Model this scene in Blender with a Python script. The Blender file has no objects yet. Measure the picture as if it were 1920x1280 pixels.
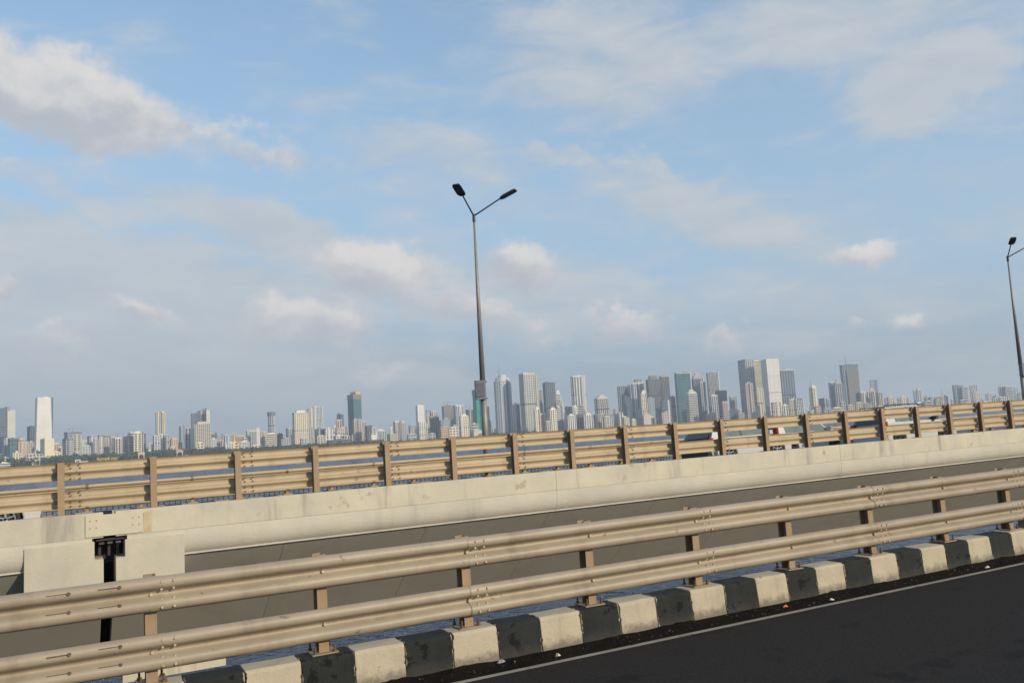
import bpy, bmesh, math, random
from mathutils import Vector, Matrix
random.seed(7)
R = math.radians
col = bpy.context.scene.collection
sc = bpy.context.scene

# ------------------------------------------------------------------ camera
FPX, PITCH, ROLL, PSI, SLOPE = 1598.65, 0.10659, 0.05760, 0.48095, 0.00735   # focal length in px of a 1920 px frame
H = 16.0                                                                     # eye above the sea
cp, sp_, cy, sy = math.cos(PITCH), math.sin(PITCH), math.cos(PSI), math.sin(PSI)
Fv = Vector((sy*cp, cy*cp, sp_)); R0 = Vector((cy, -sy, 0)); U0 = Vector((-sy*sp_, -cy*sp_, cp))
Rv = R0*math.cos(ROLL) - U0*math.sin(ROLL); Uv = R0*math.sin(ROLL) + U0*math.cos(ROLL)
cam = bpy.data.cameras.new('camera'); cam_o = bpy.data.objects.new('camera', cam); col.objects.link(cam_o)
cam.sensor_width = 36; cam.lens = FPX*36/1920; cam.clip_start = 0.1; cam.clip_end = 40000
cam_o.matrix_world = Matrix(((Rv.x, Uv.x, -Fv.x, 0), (Rv.y, Uv.y, -Fv.y, 0), (Rv.z, Uv.z, -Fv.z, H), (0, 0, 0, 1)))
sc.camera = cam_o
EYE = Vector((0, 0, H))
def ray(px, py):
    return (Fv + Rv*((px-960)/FPX) + Uv*((640-py)/FPX)).normalized()
def azel(px, py):
    d = ray(px, py); return math.atan2(d.x, d.y), math.asin(d.z)
def at_dist(px, py, d):
    r = ray(px, py); return EYE + r*(d/math.hypot(r.x, r.y))

# ------------------------------------------------------------------ sun, sky, exposure
SUN_A, SUN_EL = R(25), R(23)
sd = Vector((math.sin(SUN_A)*math.cos(SUN_EL), -math.cos(SUN_A)*math.cos(SUN_EL), math.sin(SUN_EL)))
sun = bpy.data.lights.new('sun', 'SUN'); sun.energy = 3.1; sun.angle = R(0.8); sun.color = (1, 0.86, 0.66)
sun_o = bpy.data.objects.new('sun', sun); col.objects.link(sun_o); sun_o.rotation_euler = sd.to_track_quat('Z', 'Y').to_euler()
sc.view_settings.view_transform = 'Standard'; sc.view_settings.look = 'None'
sc.view_settings.exposure = 0.4; sc.view_settings.gamma = 1.0; sc.view_settings.use_curve_mapping = False
sc.cycles.max_bounces = 8; sc.cycles.volume_bounces = 1; sc.cycles.use_denoising = True
sc.cycles.sample_clamp_indirect = 8

class NT:
    """small helper around a node tree"""
    def __init__(s, tree): s.t = tree; s.n = tree.nodes; s.l = tree.links
    def new(s, typ, **kw):
        n = s.n.new(typ)
        for k, v in kw.items(): setattr(n, k, v)
        return n
    def put(s, sock, v):
        if hasattr(v, 'is_output'): s.l.new(v, sock)
        elif isinstance(v, (tuple, list)) and len(v) == 3 and sock.type == 'RGBA': sock.default_value = (*v, 1)
        else: sock.default_value = v
    def m(s, op, a, b=0.0, c=None, clamp=False):
        n = s.new('ShaderNodeMath', operation=op, use_clamp=clamp); s.put(n.inputs[0], a); s.put(n.inputs[1], b)
        if c is not None: s.put(n.inputs[2], c)
        return n.outputs[0]
    def rng(s, v, a, b, c=0.0, d=1.0, smooth=False):
        n = s.new('ShaderNodeMapRange', clamp=True, interpolation_type='SMOOTHSTEP' if smooth else 'LINEAR')
        for k, x in zip(('Value', 'From Min', 'From Max', 'To Min', 'To Max'), (v, a, b, c, d)): s.put(n.inputs[k], x)
        return n.outputs[0]
    def mix(s, f, a, b, blend='MIX'):
        n = s.new('ShaderNodeMix', data_type='RGBA', blend_type=blend); s.put(n.inputs[0], f); s.put(n.inputs[6], a); s.put(n.inputs[7], b)
        return n.outputs[2]
    def noise(s, vec, scale, detail=4, rough=0.55, dist=0.0):
        n = s.new('ShaderNodeTexNoise'); s.put(n.inputs['Vector'], vec)
        for k, v in (('Scale', scale), ('Detail', detail), ('Roughness', rough), ('Distortion', dist)): n.inputs[k].default_value = v
        return n
    def vm(s, op, a, b=(0, 0, 0), scale=None):
        n = s.new('ShaderNodeVectorMath', operation=op); s.put(n.inputs[0], a); s.put(n.inputs[1], b)
        if scale is not None: s.put(n.inputs['Scale'], scale)
        return n.outputs['Value'] if op in ('LENGTH', 'DOT_PRODUCT') else n.outputs[0]

world = bpy.data.worlds.new('World'); sc.world = world; world.use_nodes = True
def build_sky():
    w = NT(world.node_tree); w.n.clear()
    out = w.new('ShaderNodeOutputWorld'); bg = w.new('ShaderNodeBackground'); bg.inputs[1].default_value = 0.14
    w.l.new(bg.outputs[0], out.inputs[0])
    sky = w.new('ShaderNodeTexSky', sky_type='NISHITA', sun_disc=False, sun_elevation=SUN_EL, sun_rotation=math.pi-SUN_A,
                altitude=0, air_density=1.0, dust_density=1.2, ozone_density=2.0)
    tc = w.new('ShaderNodeTexCoord'); sep = w.new('ShaderNodeSeparateXYZ'); w.l.new(tc.outputs['Generated'], sep.inputs[0])
    az = w.m('ARCTAN2', sep.outputs[0], sep.outputs[1]); el = w.m('ARCSINE', sep.outputs[2])
    cmb = w.new('ShaderNodeCombineXYZ'); w.put(cmb.inputs[0], az); w.put(cmb.inputs[1], el)
    p = cmb.outputs[0]
    n1 = w.noise(tc.outputs['Generated'], 9, 6, 0.6).outputs['Color']; n2 = w.noise(tc.outputs['Generated'], 45, 6, 0.62).outputs['Color']
    off = w.vm('ADD', w.vm('SCALE', w.vm('SUBTRACT', n1, (.5, .5, .5)), scale=0.11), w.vm('SCALE', w.vm('SUBTRACT', n2, (.5, .5, .5)), scale=0.028))
    pw = w.vm('ADD', p, off)
    # cumulus banks and puffs as seen: centre px, long axis px, half thickness px, strength, softness class
    B = [(90, 178, 350, 105, 74, 1.1, 0), (470, 268, 210, 45, 34, .60, 0), (20, 306, 60, 0, 14, .5, 0), (230, 545, 620, 60, 140, .98, 1), (560, 450, 340, 95, 62, .95, 1),
         (715, 508, 150, 26, 74, 1.0, 0), (975, 482, 96, 16, 66, 1.05, 0), (590, 598, 170, 10, 54, .95, 0), (880, 585, 150, 14, 46, .78, 0),
         (1180, 588, 110, 8, 36, .8, 0), (1370, 632, 55, 6, 28, .85, 0), (1685, 617, 48, 7, 24, .95, 0), (1605, 460, 85, 4, 28, .85, 0), (1603, 607, 18, 1, 14, .6, 0),
         (1330, 400, 360, 100, 72, .72, 1), (1060, 300, 150, 25, 28, .55, 1), (1230, 322, 120, 40, 24, .62, 1), (1745, 150, 190, -60, 84, .92, 1),
         (1150, 110, 320, -40, 150, .62, 1), (1560, 50, 480, -40, 120, .64, 1), (330, 700, 760, 30, 150, .88, 1), (1020, 560, 440, 30, 120, .66, 1), (1500, 580, 460, 20, 130, .50, 1), (160, 370, 330, 60, 40, .50, 1), (800, 290, 300, 50, 60, .48, 1), (1010, 640, 85, 5, 24, .6, 0), (700, 690, 90, 6, 22, .55, 0),
         (300, 345, 240, 60, 26, .40, 1), (20, 540, 40, 0, 30, .8, 0), (290, 590, 80, 8, 36, .75, 0), (100, 660, 90, 8, 36, .6, 0), (1420, 520, 260, 30, 50, .35, 1), (960, 30, 60, 10, 120, .35, 1)]
    acc = [None, None]; top = None
    for cx, cyy, dx, dy, ry, st, cls in B:
        a0, e0 = azel(cx, cyy); a1, e1 = azel(cx+dx, cyy+dy); L = math.hypot(a1-a0, e1-e0)
        mp = w.new('ShaderNodeMapping', vector_type='TEXTURE'); w.put(mp.inputs[0], pw)
        mp.inputs[1].default_value = (a0, e0, 0); mp.inputs[2].default_value = (0, 0, math.atan2(e1-e0, a1-a0)); mp.inputs[3].default_value = (L, ry/FPX, 1)
        ln = w.vm('LENGTH', mp.outputs[0])
        fall = w.m('MULTIPLY', w.rng(ln, 1.35, 0.15, 0, 1, True), st)
        acc[cls] = fall if acc[cls] is None else w.m('MAXIMUM', acc[cls], fall)
        if cls == 0:
            s2 = w.new('ShaderNodeSeparateXYZ'); w.l.new(mp.outputs[0], s2.inputs[0])
            tv = w.m('MULTIPLY', fall, s2.outputs[1]); top = tv if top is None else w.m('ADD', top, tv)
    # broad thin cloud goes on round the whole sky
    st = w.vm('MULTIPLY', p, (2.2, 7.0, 1)); wide = w.rng(w.noise(st, 1.6, 6, 0.6, .4).outputs[0], .38, .72, .06, .42, True)
    fine = w.noise(w.vm('MULTIPLY', p, (1, 1.6, 1)), 16, 8, .62).outputs[0]
    streak = w.noise(w.vm('MULTIPLY', p, (1, 3.5, 1)), 9, 7, .6, .5).outputs[0]
    dA = w.rng(w.m('ADD', acc[0], w.m('MULTIPLY', w.m('SUBTRACT', fine, .5), 1.0)), .12, .80, 0, .94, True)
    dB = w.rng(w.m('ADD', w.m('MAXIMUM', acc[1], wide), w.m('MULTIPLY', w.m('SUBTRACT', streak, .5), .95)), .04, .74, 0, .86, True)
    lit = w.rng(w.m('ADD', w.m('MULTIPLY', top, .7), w.m('MULTIPLY', w.m('SUBTRACT', fine, .45), 1.3)), -.35, .55, 0, 1, True)
    veil = w.m('MULTIPLY', w.rng(el, .12, .46, .95, .42), 1.0)            # thin veil of moist air, denser towards the horizon
    base = w.mix(veil, w.mix(1.0, sky.outputs[0], SKY_TINT, 'MULTIPLY'), SKY_MID)
    base = w.mix(w.rng(el, 0.0, .17, 1, 0, True), base, SKY_LOW)
    cB = w.mix(w.rng(streak, .25, .75), (2.58, 2.86, 3.20), (3.25, 3.40, 3.54))
    cB = w.mix(w.rng(el, .0, .14, .5, 0), cB, SKY_LOW); cA = w.mix(lit, (2.62, 2.74, 3.02), (4.15, 4.0, 3.86))
    low = w.rng(el, .0, .14, .70, 1.0)
    c = w.mix(dB, base, cB); c = w.mix(w.m('MULTIPLY', dA, low), c, cA)
    w.put(bg.inputs[0], c)
SKY_TINT = (1.0, 1.1, 1.1); SKY_MID = (2.02, 2.82, 3.62); SKY_LOW = (1.72, 2.08, 2.38)
build_sky()

# ------------------------------------------------------------------ materials
MATS = {}
def pos_node(w, obj=False):
    if obj:
        return w.new('ShaderNodeTexCoord').outputs['Object']
    return w.new('ShaderNodeNewGeometry').outputs['Position']
def mat(name, c, c2=None, scale=1.0, rough=.7, metal=0.0, bump=0.0, bscale=None, streak=None, spots=None, obj=False, spec=.5, stretch=(1, 1, 1), rnd=0.0):
    if name in MATS: return MATS[name]
    m = bpy.data.materials.new(name); m.use_nodes = True; w = NT(m.node_tree); b = w.n['Principled BSDF']
    pos = pos_node(w, obj); vec = w.vm('MULTIPLY', pos, stretch) if stretch != (1, 1, 1) else pos
    colr = c
    if c2 is not None:
        colr = w.mix(w.rng(w.noise(vec, scale, 6, .62).outputs[0], .3, .7), c, c2)
    if streak:   # run-off stains: (colour, amount, horizontal scale)
        s = w.noise(w.vm('MULTIPLY', pos, (streak[2], streak[2], streak[2]*.12)), 1, 5, .6, .3).outputs[0]
        colr = w.mix(w.m('MULTIPLY', w.rng(s, .52, .75, 0, 1, True), streak[1]), colr, streak[0])
    if spots:    # chips and dirt: (colour, amount, scale, threshold)
        s = w.noise(pos, spots[2], 5, .65).outputs[0]
        colr = w.mix(w.m('MULTIPLY', w.rng(s, spots[3], spots[3]+.06, 0, 1, True), spots[1]), colr, spots[0])
    if rnd:
        oi = w.new('ShaderNodeObjectInfo'); hs = w.new('ShaderNodeHueSaturation'); w.put(hs.inputs['Color'], colr)
        w.put(hs.inputs['Value'], w.rng(oi.outputs['Random'], 0, 1, 1-rnd, 1+rnd)); colr = hs.outputs[0]
    w.put(b.inputs['Base Color'], colr); b.inputs['Roughness'].default_value = rough; b.inputs['Metallic'].default_value = metal
    b.inputs['Specular IOR Level'].default_value = spec
    if bump:
        bn = w.new('ShaderNodeBump'); bn.inputs['Strength'].default_value = bump; bn.inputs['Distance'].default_value = .02
        w.put(bn.inputs['Height'], w.noise(pos, bscale or scale*6, 6, .65).outputs[0]); w.l.new(bn.outputs[0], b.inputs['Normal'])
    MATS[name] = m; return m

M_RAIL = mat('rail_paint', (.330, .272, .198), (.272, .220, .158), 1.4, .52, 0, .12, 30, ((.17, .13, .09), .55, 2.2), ((.13, .085, .055), .65, 5, .64), rnd=.05)
M_RAILF = mat('far_rail_paint', (.405, .318, .205), (.345, .268, .172), 1.4, .55, 0, .12, 30, ((.22, .16, .10), .5, 2.4), ((.16, .10, .06), .65, 4.5, .64), rnd=.05)
M_POST = mat('post_paint', (.30, .208, .120), (.24, .165, .097), 2.5, .6, 0, .15, 40, ((.22, .13, .07), .55, 6.0), ((.16, .07, .03), .7, 9, .66))
M_BOLT = mat('bolt_steel', (.09, .07, .055), (.16, .10, .06), 20, .6, .3)
M_BOLTB = mat('bolt_painted', (.55, .46, .34), (.35, .27, .19), 20, .5, .1)
M_CONC = mat('parapet_concrete', (.535, .485, .365), (.415, .385, .315), .9, .85, 0, .35, 14, ((.25, .23, .195), .8, 2.1), ((.27, .235, .18), .6, 1.9, .62))
M_CONC2 = mat('edge_beam_concrete', (.52, .48, .39), (.43, .40, .335), .8, .88, 0, .35, 16, ((.30, .28, .24), .5, 1.3), ((.26, .24, .20), .5, 3.1, .69))
M_GIRD = mat('girder_concrete', (.46, .425, .335), (.40, .372, .295), .35, .9, 0, .2, 10, ((.29, .272, .215), .45, .8), None, rnd=.035)
M_BLOCK = mat('end_block_concrete', (.49, .445, .345), (.40, .37, .30), 1.1, .88, 0, .35, 12, ((.34, .31, .26), .4, 2.0), ((.24, .20, .15), .6, 2.2, .68))
M_DARK = mat('joint_shade', (.012, .012, .012), (.03, .03, .03), 5, .9)  # black that paints the deep shade inside the joint
M_RUBBER = mat('black_rubber', (.02, .02, .022), (.035, .035, .035), 8, .75)
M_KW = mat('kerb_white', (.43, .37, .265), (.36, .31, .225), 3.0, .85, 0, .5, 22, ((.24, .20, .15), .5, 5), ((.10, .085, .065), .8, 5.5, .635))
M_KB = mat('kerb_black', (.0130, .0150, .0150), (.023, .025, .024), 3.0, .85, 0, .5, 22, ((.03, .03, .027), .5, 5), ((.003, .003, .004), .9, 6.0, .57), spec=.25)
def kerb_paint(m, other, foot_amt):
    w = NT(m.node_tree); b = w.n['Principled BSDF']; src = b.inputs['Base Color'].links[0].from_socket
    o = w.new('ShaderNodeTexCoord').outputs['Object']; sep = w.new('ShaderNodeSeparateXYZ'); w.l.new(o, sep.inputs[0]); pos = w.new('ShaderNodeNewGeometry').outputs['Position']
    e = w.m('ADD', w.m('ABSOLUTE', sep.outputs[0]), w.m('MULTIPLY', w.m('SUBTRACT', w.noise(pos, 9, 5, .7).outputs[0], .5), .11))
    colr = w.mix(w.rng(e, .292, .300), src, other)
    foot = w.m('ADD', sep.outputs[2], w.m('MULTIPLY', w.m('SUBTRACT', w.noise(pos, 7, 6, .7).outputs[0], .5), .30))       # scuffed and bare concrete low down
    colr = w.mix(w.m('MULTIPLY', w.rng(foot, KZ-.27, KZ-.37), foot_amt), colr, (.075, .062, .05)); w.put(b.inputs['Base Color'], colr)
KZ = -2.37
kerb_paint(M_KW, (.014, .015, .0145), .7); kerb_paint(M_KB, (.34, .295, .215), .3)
M_ASPH = mat('asphalt', (.0155, .0135, .0125), (.034, .030, .028), 38, .85, 0, .8, 70, None, ((.009, .008, .0075), .6, .9, .58), spec=.12)
M_ASPH2 = mat('far_asphalt', (.05, .05, .052), (.06, .06, .06), .5, .9, 0, .3, 60)
M_LINE = mat('edge_line_paint', (.30, .27, .22), (.21, .19, .16), 2.0, .8, 0, .3, 60, None, ((.06, .055, .05), .8, 9, .60))
M_DIRT = mat('road_dirt', (.0045, .0036, .003), (.011, .008, .006), 6.0, .95, 0, .9, 30, None, ((.035, .025, .018), .6, 14, .62), spec=.1)
M_GALV = mat('galvanised_steel', (.26, .245, .225), (.20, .19, .175), 3.0, .5, .2, .05, 30, ((.16, .12, .09), .4, 5))
M_LAMP = mat('lamp_black', (.02, .021, .024), (.03, .03, .032), 6, .5, .2)
M_BOX = mat('box_grey', (.19, .20, .235), (.14, .145, .17), 5, .5, .1)
M_RUST = mat('rust_stain', (.34, .17, .06), (.48, .33, .17), 4, .9)

# ------------------------------------------------------------------ mesh helpers
class MB:
    def __init__(s): s.v = []; s.f = []
    def add(s, vs, fs):
        k = len(s.v); s.v += [tuple(v) for v in vs]; s.f += [tuple(i+k for i in f) for f in fs]; return s
    def box(s, x0, x1, y0, y1, z0, z1, sh=0.0):
        vs = [(x, y, z+sh*x) for z in (z0, z1) for x, y in ((x0, y0), (x1, y0), (x1, y1), (x0, y1))]
        return s.add(vs, [(3, 2, 1, 0), (4, 5, 6, 7), (0, 1, 5, 4), (1, 2, 6, 5), (2, 3, 7, 6), (3, 0, 4, 7)])
    def prism(s, poly, z0, z1, top=None):
        n = len(poly); t = top or poly
        vs = [(x, y, z0) for x, y in poly]+[(x, y, z1) for x, y in t]
        return s.add(vs, [tuple(range(n))[::-1], tuple(range(n, 2*n))]+[(i, (i+1) % n, n+(i+1) % n, n+i) for i in range(n)])
    def ext(s, prof, x0, x1, sh=0.0, closed=True):
        """profile of (y, z) points swept along x, with the road's grade"""
        n = len(prof); vs = [(x, y, z+sh*x) for x in (x0, x1) for y, z in prof]
        fs = [(i, (i+1) % n, n+(i+1) % n, n+i) for i in range(n if closed else n-1)]
        if closed: fs += [tuple(range(n))[::-1], tuple(range(n, 2*n))]
        return s.add(vs, fs)
    def tube(s, a, b, r0, r1=None, n=10):
        a, b = Vector(a), Vector(b); r1 = r0 if r1 is None else r1; q = (b-a).to_track_quat('Z', 'Y')
        vs = [a+q @ Vector((r0*math.cos(t), r0*math.sin(t), 0)) for t in [2*math.pi*i/n for i in range(n)]] + \
             [b+q @ Vector((r1*math.cos(t), r1*math.sin(t), 0)) for t in [2*math.pi*i/n for i in range(n)]]
        return s.add(vs, [tuple(range(n))[::-1], tuple(range(n, 2*n))]+[(i, (i+1) % n, n+(i+1) % n, n+i) for i in range(n)])
    def mesh(s, name, m, smooth=False, fix=True):
        me = bpy.data.meshes.new(name); me.from_pydata(s.v, [], s.f)
        if fix:
            bm = bmesh.new(); bm.from_mesh(me); bmesh.ops.recalc_face_normals(bm, faces=bm.faces); bm.to_mesh(me); bm.free()
        me.materials.append(m)
        if smooth:
            me.polygons.foreach_set('use_smooth', [True]*len(me.polygons))
        me.update(); return me
def ob(name, me, parent=None, loc=(0, 0, 0), rot=(0, 0, 0), **props):
    o = bpy.data.objects.new(name, me); col.objects.link(o); o.location = loc; o.rotation_euler = rot
    if parent is not None: o.parent = parent
    for k, v in props.items(): o[k] = v
    return o
def thing(name, label, cat, loc=(0, 0, 0), rot=(0, 0, 0), group=None):
    o = ob(name, None, None, loc, rot, label=label, category=cat)
    if group: o['group'] = group
    return o
def soft(o, w=.01, seg=2, ang=40):
    b = o.modifiers.new('bevel', 'BEVEL'); b.width = w; b.segments = seg; b.limit_method = 'ANGLE'; b.angle_limit = R(ang)
    for p in o.data.polygons: p.use_smooth = True
    b.harden_normals = True
    return o
def grade(x, y, z): return (x, y, H+z+SLOPE*x)
GR = (0, -SLOPE, 0)

# ------------------------------------------------------------------ sea and land
def sea_mat():
    m = bpy.data.materials.new('sea_water'); m.use_nodes = True; w = NT(m.node_tree); b = w.n['Principled BSDF']
    pos = pos_node(w); st = w.vm('MULTIPLY', pos, (1.0, 1.7, 1))
    big = w.noise(st, .035, 5, .6).outputs[0]
    w.put(b.inputs['Base Color'], w.mix(w.rng(big, .35, .65), (.012, .042, .105), (.020, .056, .130)))
    b.inputs['Roughness'].default_value = .20; b.inputs['IOR'].default_value = 1.33; b.inputs['Specular IOR Level'].default_value = .5
    wv = lambda sc_, amp, r: w.m('MULTIPLY', w.m('ABSOLUTE', w.m('SUBTRACT', w.noise(st, sc_, 3, r, .6).outputs[0], .5)), -amp)
    h = w.m('ADD', w.m('ADD', wv(.09, 16.0, .5), wv(.30, 8.0, .55)), wv(.95, 2.6, .6))
    bn = w.new('ShaderNodeBump'); bn.inputs['Strength'].default_value = 1.0; bn.inputs['Distance'].default_value = 1.0
    w.put(bn.inputs['Height'], h); w.l.new(bn.outputs[0], b.inputs['Normal']); return m
FAR = 9500
SHORE = 2640
sea = ob('sea', MB().add([(-FAR, -2500, 0), (FAR, -2500, 0), (FAR, FAR, 0), (-FAR, FAR, 0)], [(0, 1, 2, 3)]).mesh('sea', sea_mat()), kind='structure')
M_LAND = mat('shore_ground', (.16, .15, .125), (.10, .11, .075), .01, .95)
shore_pts = []
for i in range(61):
    a = R(-40+i*2.4); d = SHORE + 45*math.sin(i*1.3)+30*math.sin(i*.47); shore_pts.append((d*math.sin(a), d*math.cos(a)))
outer = [(x*3.35, y*3.35) for x, y in shore_pts]
lb = MB(); n = len(shore_pts)
lb.add([(x, y, 2.2) for x, y in shore_pts]+[(x, y, 2.6) for x, y in outer]+[(x*.9985, y*.9985, -.5) for x, y in shore_pts],
       [(i, i+1, n+i+1, n+i) for i in range(n-1)]+[(2*n+i, 2*n+i+1, i+1, i) for i in range(n-1)])
ob('land', lb.mesh('land', M_LAND), kind='structure')

# ------------------------------------------------------------------ near carriageway
NY = 9.895                       # line of the near barrier posts
KZ = -2.37                       # kerb top, relative to the eye
RZ = -2.79                       # road at the kerb
def road_z(y): return RZ + (9.27-y)*.03
nb = MB(); nb.add([(x, y, H+road_z(y)+SLOPE*x) for x in (-40, 90) for y in (9.27, -9)], [(0, 1, 3, 2)])
ob('road', nb.mesh('road', M_ASPH), kind='structure')
nb = MB(); nb.add([(x, y, H+RZ-.012+SLOPE*x) for x in (-40, 90) for y in (9.85, 9.262)], [(0, 1, 3, 2)])
verge = ob('road_verge', nb.mesh('road_verge', M_DIRT), kind='structure')
ob('edge_line', MB().add([(x, y, H+road_z(y)+.004+SLOPE*x) for x in (-40, 90) for y in (9.262, 9.155)], [(0, 1, 3, 2)]).mesh('edge_line', M_LINE), kind='structure')
dk = MB().ext([(-9, road_z(-9)-.02), (9.9, RZ-.05), (10.12, RZ-.05), (10.12, RZ-.4), (7.5, RZ-1.2), (3.5, RZ-3.2), (-4, RZ-3.2), (-9, RZ-.6)], -40, 90, SLOPE)
dko = ob('bridge_deck', dk.mesh('bridge_deck', M_GIRD), None, (0, 0, H), kind='structure')
# dirt and grit gathered along the kerb foot: uneven low ridge
rb = MB(); nst = 420
for i in range(nst):
    x = -4+i*.06; a = random.random()
    hh = .004+.015*max(0, math.sin(i*.11)+.6*math.sin(i*.37+1))*random.uniform(.4, 1.2)
    for y, z in ((9.76, hh*1.6+.02), (9.62, hh), (9.45+.10*math.sin(i*.19)+.05*a, -.014)): rb.v.append((x, y, H+RZ+z+SLOPE*x))
for i in range(nst-1):
    for k in (0, 1): rb.f.append((3*i+k, 3*i+k+1, 3*i+k+4, 3*i+k+3))
ob('kerb_dirt', rb.mesh('kerb_dirt', M_DIRT, True), kind='stuff', label='dark grit and soil heaped along the kerb foot', category='dirt')
gb = MB()
for i in range(520):
    x = random.uniform(0, 19); y = random.uniform(9.34, 9.72); r = random.choice((.008, .010, .014, .02)); z = H+RZ+SLOPE*x+.004
    pts = [Vector((random.uniform(-1, 1), random.uniform(-1, 1), random.uniform(0, 1.1))).normalized()*r*random.uniform(.7, 1.3) for _ in range(4)]
    gb.add([(x+q.x, y+q.y, z+abs(q.z)) for q in pts], [(0, 1, 2), (0, 2, 3), (0, 3, 1), (1, 3, 2)])
ob('grit', gb.mesh('grit', mat('grit_stone', (.16, .12, .085), (.07, .055, .045), 30, .95)), kind='stuff', label='small stones scattered on the dirt by the kerb', category='gravel')

kerb = ob('kerb', MB().ext([(9.78, RZ-.05), (9.78, KZ-.02), (10.08, KZ-.02), (10.08, RZ-.05)], -8, 60, SLOPE).mesh('kerb_core', M_KB), None, (0, 0, H), kind='structure', label='black and white painted concrete kerb along the road edge')
BL = .6; X0 = 2.528              # a post stands on the middle of a white block at X0
def kerb_block(k, parent, y0, y1, zt, zb, sgn=1, px=X0, white_odd=False):
    xc = px+k*BL; j = random.uniform
    w = (k % 2 == 1) if white_odd else (k % 2 == 0)
    hl = BL/2-.002; ins = .035; c = .03
    prof = [(y0, zb), (y0+.012, zb+.12), (y0+ins, zt-c), (y0+ins+c, zt), (y1-.02, zt), (y1, zt-.02), (y1, zb)]
    bm = MB(); nn = len(prof); vs = []
    for xi in (-hl, -hl/3, hl/3, hl):
        for (y, z) in prof: vs.append((xi, y+j(-.005, .005), z+j(-.004, .004)))
    fs = [(r*nn+i, r*nn+(i+1) % nn, (r+1)*nn+(i+1) % nn, (r+1)*nn+i) for r in range(3) for i in range(nn)] + [tuple(range(nn))[::-1], tuple(range(3*nn, 4*nn))]
    bm.add(vs, fs)
    o = ob('kerb_block', bm.mesh('kerb_block', M_KW if w else M_KB), parent, (xc, 0, SLOPE*xc), GR)
    soft(o, .012, 2, 30); return o
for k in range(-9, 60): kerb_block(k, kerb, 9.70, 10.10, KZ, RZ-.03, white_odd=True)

# ------------------------------------------------------------------ crash barriers
def wprofile(h=.36, t=.004, d=.10):
    base = [(-.5, .30), (-.485, .50), (-.455, .72), (-.41, .90), (-.35, .985), (-.29, 1.0), (-.235, .97), (-.19, .88), (-.145, .66), (-.10, .34), (-.06, .10), (-.025, .01), (0, 0)]
    pts = [(z*h, y*d) for z, y in base]; pts += [(-z, y) for z, y in pts[-2::-1]]
    return pts, t
def beam_mesh(L, m, sgn, h=.36, d=.10):
    """w-beam: sgn=-1 crests towards the camera, +1 away from it"""
    pts, t = wprofile(h, .004, d); prof = [(sgn*y, z) for z, y in pts]+[(sgn*(y-t), z) for z, y in pts[::-1]]
    mb = MB(); n = len(prof); vs = [(x, y, z) for x in (-L/2, 0, L/2) for y, z in prof]
    fs = [(r*n+i, r*n+(i+1) % n, (r+1)*n+(i+1) % n, (r+1)*n+i) for r in range(2) for i in range(n)]
    mb.add(vs, fs); me = mb.mesh('rail_beam', m, True)
    return me
def post_mesh(sgn, h, zbot, wd=.115, dp=.17, t=.012):
    """c-channel post, open side to -x"""
    mb = MB(); f = sgn
    a, b = (0, dp) if f < 0 else (-dp, 0)
    mb.box(-wd/2, wd/2, a, a+t, zbot, h); mb.box(wd/2-t, wd/2, a+t, b-t, zbot, h); mb.box(-wd/2, wd/2, b-t, b, zbot, h)
    return mb.mesh('post', M_POST)
def bolt(mb, x, y, z, s, r=.016, l=.018):
    mb.tube((x, y, z), (x, y+s*l, z), r, r*.8, 6)

# near barrier, seen from the traffic side
near = thing('crash_barrier', 'beige double-rail steel crash barrier on the striped kerb beside the dark road', 'crash barrier', grade(0, NY, 0), GR)
PITCH_P = 1.8
post_x = [X0-.0+PITCH_P*k for k in range(-4, 30)]
pm = post_mesh(-1, -1.28+.008, KZ+.015)
plate = MB().box(-.15, .15, -.07, .24, KZ, KZ+.016).mesh('base_plate', M_POST)
cap = MB().box(-.085, .085, -.03, .20, -1.262, -1.25).mesh('post_cap', M_POST)
ABOLT = MB().tube((0, 0, .01), (0, 0, .10), .012, .012, 8).tube((0, 0, .016), (0, 0, .04), .024, .024, 6).mesh('anchor_bolt', M_BOLT)
for i, x in enumerate(post_x):
    p = ob('post', pm, near, (x, 0, 0)); ob('base_plate', plate, p)
    for bx in (-.11, .11):
        for by in (-.035, .205): ob('anchor_bolt', ABOLT, p, (bx, by, KZ))
    ob('spacer', MB().box(-.10, .10, -.012, .0, -1.28-.12, -1.28-.03).mesh('spacer', M_POST), p)
bm3 = {}
for r, zc in enumerate((-1.28-.18, -1.863-.18)):
    me = beam_mesh(3.72, M_RAIL, -1)
    for i in range(-2, 15):
        xs = X0+PITCH_P*(2*i)+1.86 + 1.8
        lap = .0 if i % 2 else -.0065
        o = ob('rail_beam', me, near, (xs-.0, -.012+lap, zc+random.uniform(-.004, .004)), (random.uniform(-.012, .012), random.uniform(-.0012, .0012), random.uniform(-.001, .001)))
        b = MB()
        for zz in (-.13, -.05, .05, .13):
            yy = -.097 if abs(zz) > .1 else -.06
            for dx in (.10, .22): bolt(b, -1.86+dx, yy+lap*0, zz, -1)
        bolt(b, -1.86+1.81, -.004, 0, -1, .024, .028); bolt(b, -1.86+.005, -.004, 0, -1, .024, .028)
        ob('bolt', b.mesh('bolt', M_BOLTB), o, kind='stuff')
# expansion sleeve at the left: long slots cut in the rails
for zc in (-1.28-.18, -1.863-.18):
    s = MB()
    for zz, yy in ((.125, -.112), (-.06, -.092)):
        for x in (-.78, -.32):
            s.box(x, x+.22, yy-.006, yy+.012, zz-.008, zz+.008)
            bolt(s, x+.2, yy, zz, -1, .020, .022)
    ob('slot', s.mesh('slot', M_BOLT), near, (.55, 0, zc), kind='stuff')

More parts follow.
